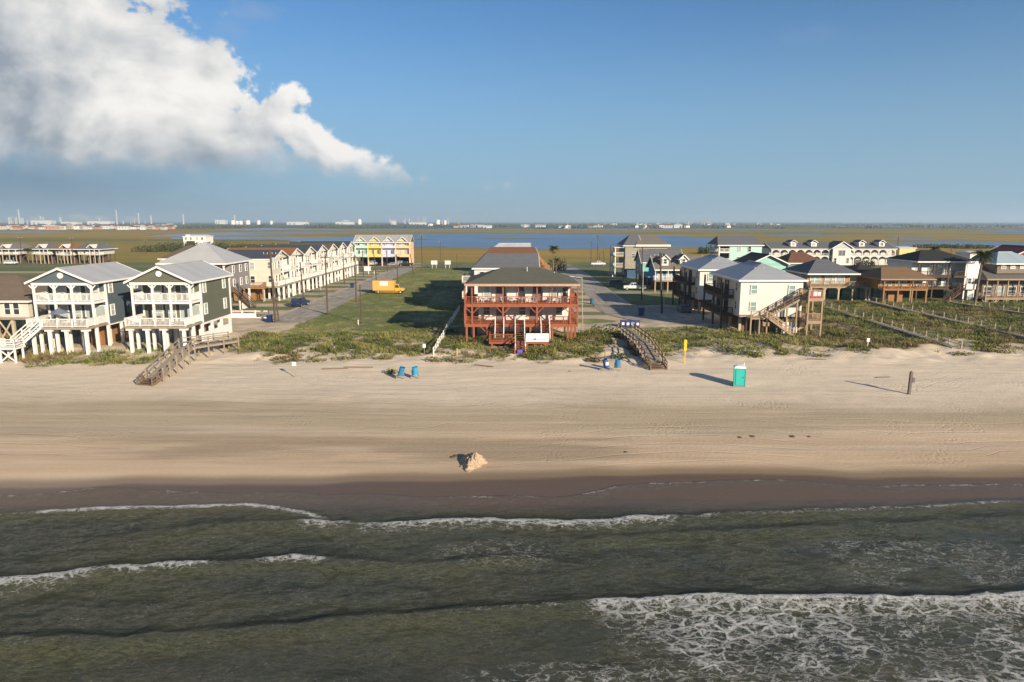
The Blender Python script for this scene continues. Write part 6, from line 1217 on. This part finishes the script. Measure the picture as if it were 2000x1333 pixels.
FM = {(a, c_, s): far_house_mesh((11, 16, 24)[s], 10, (6.5, 5.5, 8)[s], FW[a], FR[c_]) for a in range(4) for c_ in range(4) for s in range(3)}; SZ = ['small', 'wide', 'large']
def far_house(px, Y, wh_=''):
    a = random.choice((0, 0, 0, 1, 2, 2, 3)); c_ = random.randrange(4); s = random.choice((0, 0, 1, 1, 2)); o = put('far_house', FM[a, c_, s], (fx(px, 445, Y), Y, .3), None, R(random.uniform(-20, 20))); tag(o, '%s %s house with %s roof %s' % (SZ[s], FN[a], FRN[c_], wh_), 'house', 'houses '+wh_)
for i in range(130): far_house(random.uniform(-20, 342), random.uniform(1500, 2300), 'in the town across the western marsh')
for i in range(26): far_house(random.choice((random.uniform(885, 960), random.uniform(1010, 1120), random.uniform(1150, 1180), random.uniform(1290, 1380))), random.uniform(1900, 2300), 'on the far lagoon shore')
for i in range(24): far_house(random.uniform(1180, 1520), random.uniform(3300, 4300), 'at the hazy far end of the lagoon')
IND = mat('plant_steel', (.40, .41, .42), .6, .1, .02); INDD = mat('plant_dark', (.25, .25, .25), .7, .1, .02)
def tower(px, top, Y, w_, label, name='refinery_tower', m=IND, base=.3):
    x = fx(px, 430, Y); zt = max(8, fz(top, Y)); t = thing(name, label, 'tower', (x, Y, base), 'towers of the refinery'); MB().cyl((x, Y, 0), (x, Y, zt), w_/2, w_*.36, 10).build('column', m, t); k = MB()
    for q in (.35, .6, .85): k.cyl((x, Y, zt*q), (x, Y, zt*q+w_*.12), w_*.75, w_*.75, 10)
    k.build('platforms', m, t); MB().cyl((x+w_*.5, Y-w_*.3, 0), (x+w_*.5, Y-w_*.3, zt*.9), w_*.10, w_*.10, 5).build('pipe', m, t); return t
for px, tp in ((228, 411), (271, 417), (295, 421), (358, 419), (938-480, 421), (38, 409)): tower(px, tp, 4500, 11, 'tall pale refinery column on the western skyline')
for i in range(34): tower(random.choice((random.uniform(-30, 70), random.uniform(70, 290))), random.uniform(421, 432), random.uniform(4000, 5000), random.uniform(5, 11), 'slim refinery column in the western plant', m=IND if random.random() < .75 else INDD)
for i in range(22): tower(random.uniform(760, 880), random.uniform(424, 432), random.uniform(4300, 4800), random.uniform(4, 7), 'slim column of the small plant on the central skyline')
for i in range(12): tower(random.uniform(1300, 1390), random.uniform(427, 434), random.uniform(3600, 4300), random.uniform(4, 6), 'slim column on the eastern skyline')
def tank(px, py0, py1, wpx, Y, label, m=WHITE):
    x = fx(px, 435, Y); z1_ = fz(py0, Y); r = wpx*Y/F/2; t = thing('storage_tank', label, 'tank', (x, Y, .3), 'storage tanks across the marsh'); MB().cyl((x, Y, 0), (x, Y, z1_), r, r, 18).build('shell', m, t); MB().cyl((x, Y, z1_), (x, Y, z1_+r*.18), r, r*.1, 18).build('cap', m, t); k = MB().cyl((x-r, Y-.5, 0), (x-r*.3, Y-r*1.02, z1_), .5, .5, 5).build('stair', INDD, t)
for px, p0, w_ in ((455, 431, 9), (463, 432, 7), (470, 432, 8), (484, 431, 9), (702, 429, 8), (855, 430, 8), (869, 431, 6), (530, 432, 6), (505, 431, 7)): tank(px, p0, 435, w_, 4200, 'white storage tank on the skyline')
tank(840, 438, 445, 11, 2300, 'big white tank on the far lagoon shore')
def shed(px0, px1, top, Y, label, m=siding('far_c', (.4, .4, .4))):
    xa_, xb_ = fx(px0, 435, Y), fx(px1, 435, Y); zt = max(5, fz(top, Y)); t = thing('warehouse', label, 'warehouse', ((xa_+xb_)/2, Y, .3), 'warehouses across the marsh'); bp('wall', t, m, xa_, xb_, Y, Y+40, 0, zt); roof(t, xa_-1, xb_+1, Y-1, Y+41, zt, zt+4, 'X', metalroof('pale', (0, 0, 0), 'Y'), 0, 0, .6)
    for i in range(2): bp('door', t, INDD, xa_+(xb_-xa_)*(.1+.22*i), xa_+(xb_-xa_)*(.1+.22*i)+(xb_-xa_)*.1, Y-.3, Y-.02, .3, zt*.6)
for a, b_, tp, Y in ((655, 690, 434, 4000), (670, 680, 431, 4100), (765, 772, 432, 3900), (800, 832, 435, 4000), (60, 100, 431, 3600), (170, 215, 432.5, 3600), (420, 440, 430, 4400), (560, 600, 434, 3800), (1018, 1034, 441, 2300), (1046, 1066, 441.5, 2200), (120, 150, 434, 3300)): shed(a, b_, tp, Y, 'long pale warehouse on the flat skyline')
t = thing('crane', 'dark vertical crane on the far lagoon shore', 'crane', (fx(896, 440, 2200), 2200, .3)); x = fx(896, 440, 2200); MB().cyl((x, 2200, 0), (x-1, 2200, fz(413, 2200)), 1.3, .6, 6).build('boom', INDD, t); MB().box(x-5, x+5, 2196, 2204, .2, 5).build('cab', mat('crane_dark', (.06, .06, .06)), t)
t = thing('crane', 'leaning crane boom on the far lagoon shore', 'crane', (fx(945, 440, 3600), 3600, .3)); x = fx(945, 440, 3600); MB().cyl((x, 3600, 0), (x+32, 3600, fz(417, 3600)), 1.2, .7, 6).build('boom', INDD, t); MB().box(x-6, x+6, 3596, 3604, .2, 6).build('cab', INDD, t)
for px in (1108, 1245, 1262, 1345, 1425): # ships and barges
    Y = 1780; x = fx(px, 446, Y); L = random.uniform(18, 34); t = thing('moored_boat', 'white workboat moored on the far lagoon channel', 'boat', (x, Y, .5), 'workboats on the channel'); MB().poly([(x-L/2, Y, 2.6), (x-L/2+2, Y, .3), (x+L/2-3, Y, .3), (x+L/2, Y, 3.2)], (0, 7, 0)).build('hull', DARKW if px % 2 else INDD, t); MB().box(x-L*.2, x+L*.1, Y+1, Y+6, 2.6, 8).build('cabin', WHITE, t); MB().cyl((x+L*.05, Y+3, 8), (x+L*.05, Y+3, 16), .35, .2, 6).build('mast', WHITE, t)
# belts of far trees
tl = []
for i in range(520):
    Y = random.uniform(1700, 6000); px = random.uniform(-150, 2150); x = fx(px, 440, Y); w_ = random.uniform(20, 90); hh = random.uniform(2, 5.5)
    tl.append(leaves(x, Y, hh*.3, w_, 10, hh, 26, 3.2, (.038, .048, .024)))
o = tri_mesh('far_woodland', *join(tl)); o['kind'] = 'stuff'; tag(o, 'dark scattered woodland along the flat horizon', 'woodland')
# steam over the plant
stm = bpy.data.materials.new('steam'); stm.use_nodes = True; stm.node_tree.nodes.clear(); k = N(stm.node_tree); pv = k.n('ShaderNodeVolumePrincipled', i={'Color': (.95, .95, .95, 1), 'Density': .012, 'Anisotropy': .1}); k.n('ShaderNodeOutputMaterial', i={1: pv.outputs[0]})
for px, w_, hh, lb in ((160, 170, 52, 'widest white steam plume drifting over the western plant'), (198, 90, 44, 'second steam plume over the middle of the western plant'), (72, 100, 36, 'low steam plume at the far end of the western plant'), (258, 80, 40, 'small steam plume beside the tall pale columns')):
    x = fx(px, 430, 4350); k = MB(); n = 24; rows = 12
    for j in range(rows+1):
        q = j/rows
        for i in range(n):
            a = 2*math.pi*i/n; e_ = math.pi*(q-.5); lump = 1+.3*math.sin(3*a+5*q+px)+.22*math.sin(7*a-4*q)+.15*random.uniform(-1, 1); k.v.append((x+w_*.5*math.cos(e_)*math.cos(a)*lump-w_*.5*(q-.5), 4350+25*math.cos(e_)*math.sin(a)*lump, 12+hh*.5+hh*.5*math.sin(e_)*(1+.2*random.uniform(-1, 1))))
    for j in range(rows):
        for i in range(n): a = j*n+i; c_ = j*n+(i+1) % n; k.f.append((a, c_, c_+n, a+n))
    k.f += [tuple(range(n-1, -1, -1)), tuple(range(rows*n, rows*n+n))]; tag(k.build('steam_plume', stm), lb, 'steam', 'steam plumes over the plant')
# ============================================================ haze
hm = bpy.data.materials.new('haze_air'); hm.use_nodes = True; hm.node_tree.nodes.clear(); k = N(hm.node_tree); pv = k.n('ShaderNodeVolumePrincipled', i={'Color': (.62, .81, 1.0, 1), 'Density': 1.3e-4, 'Anisotropy': .2}); k.n('ShaderNodeOutputMaterial', i={1: pv.outputs[0]})
o = MB().box(-46000, 46000, -4500, 46000, -8, 160).build('haze', hm); o['kind'] = 'stuff'; tag(o, 'thin pale blue sea haze over the flats', 'haze')
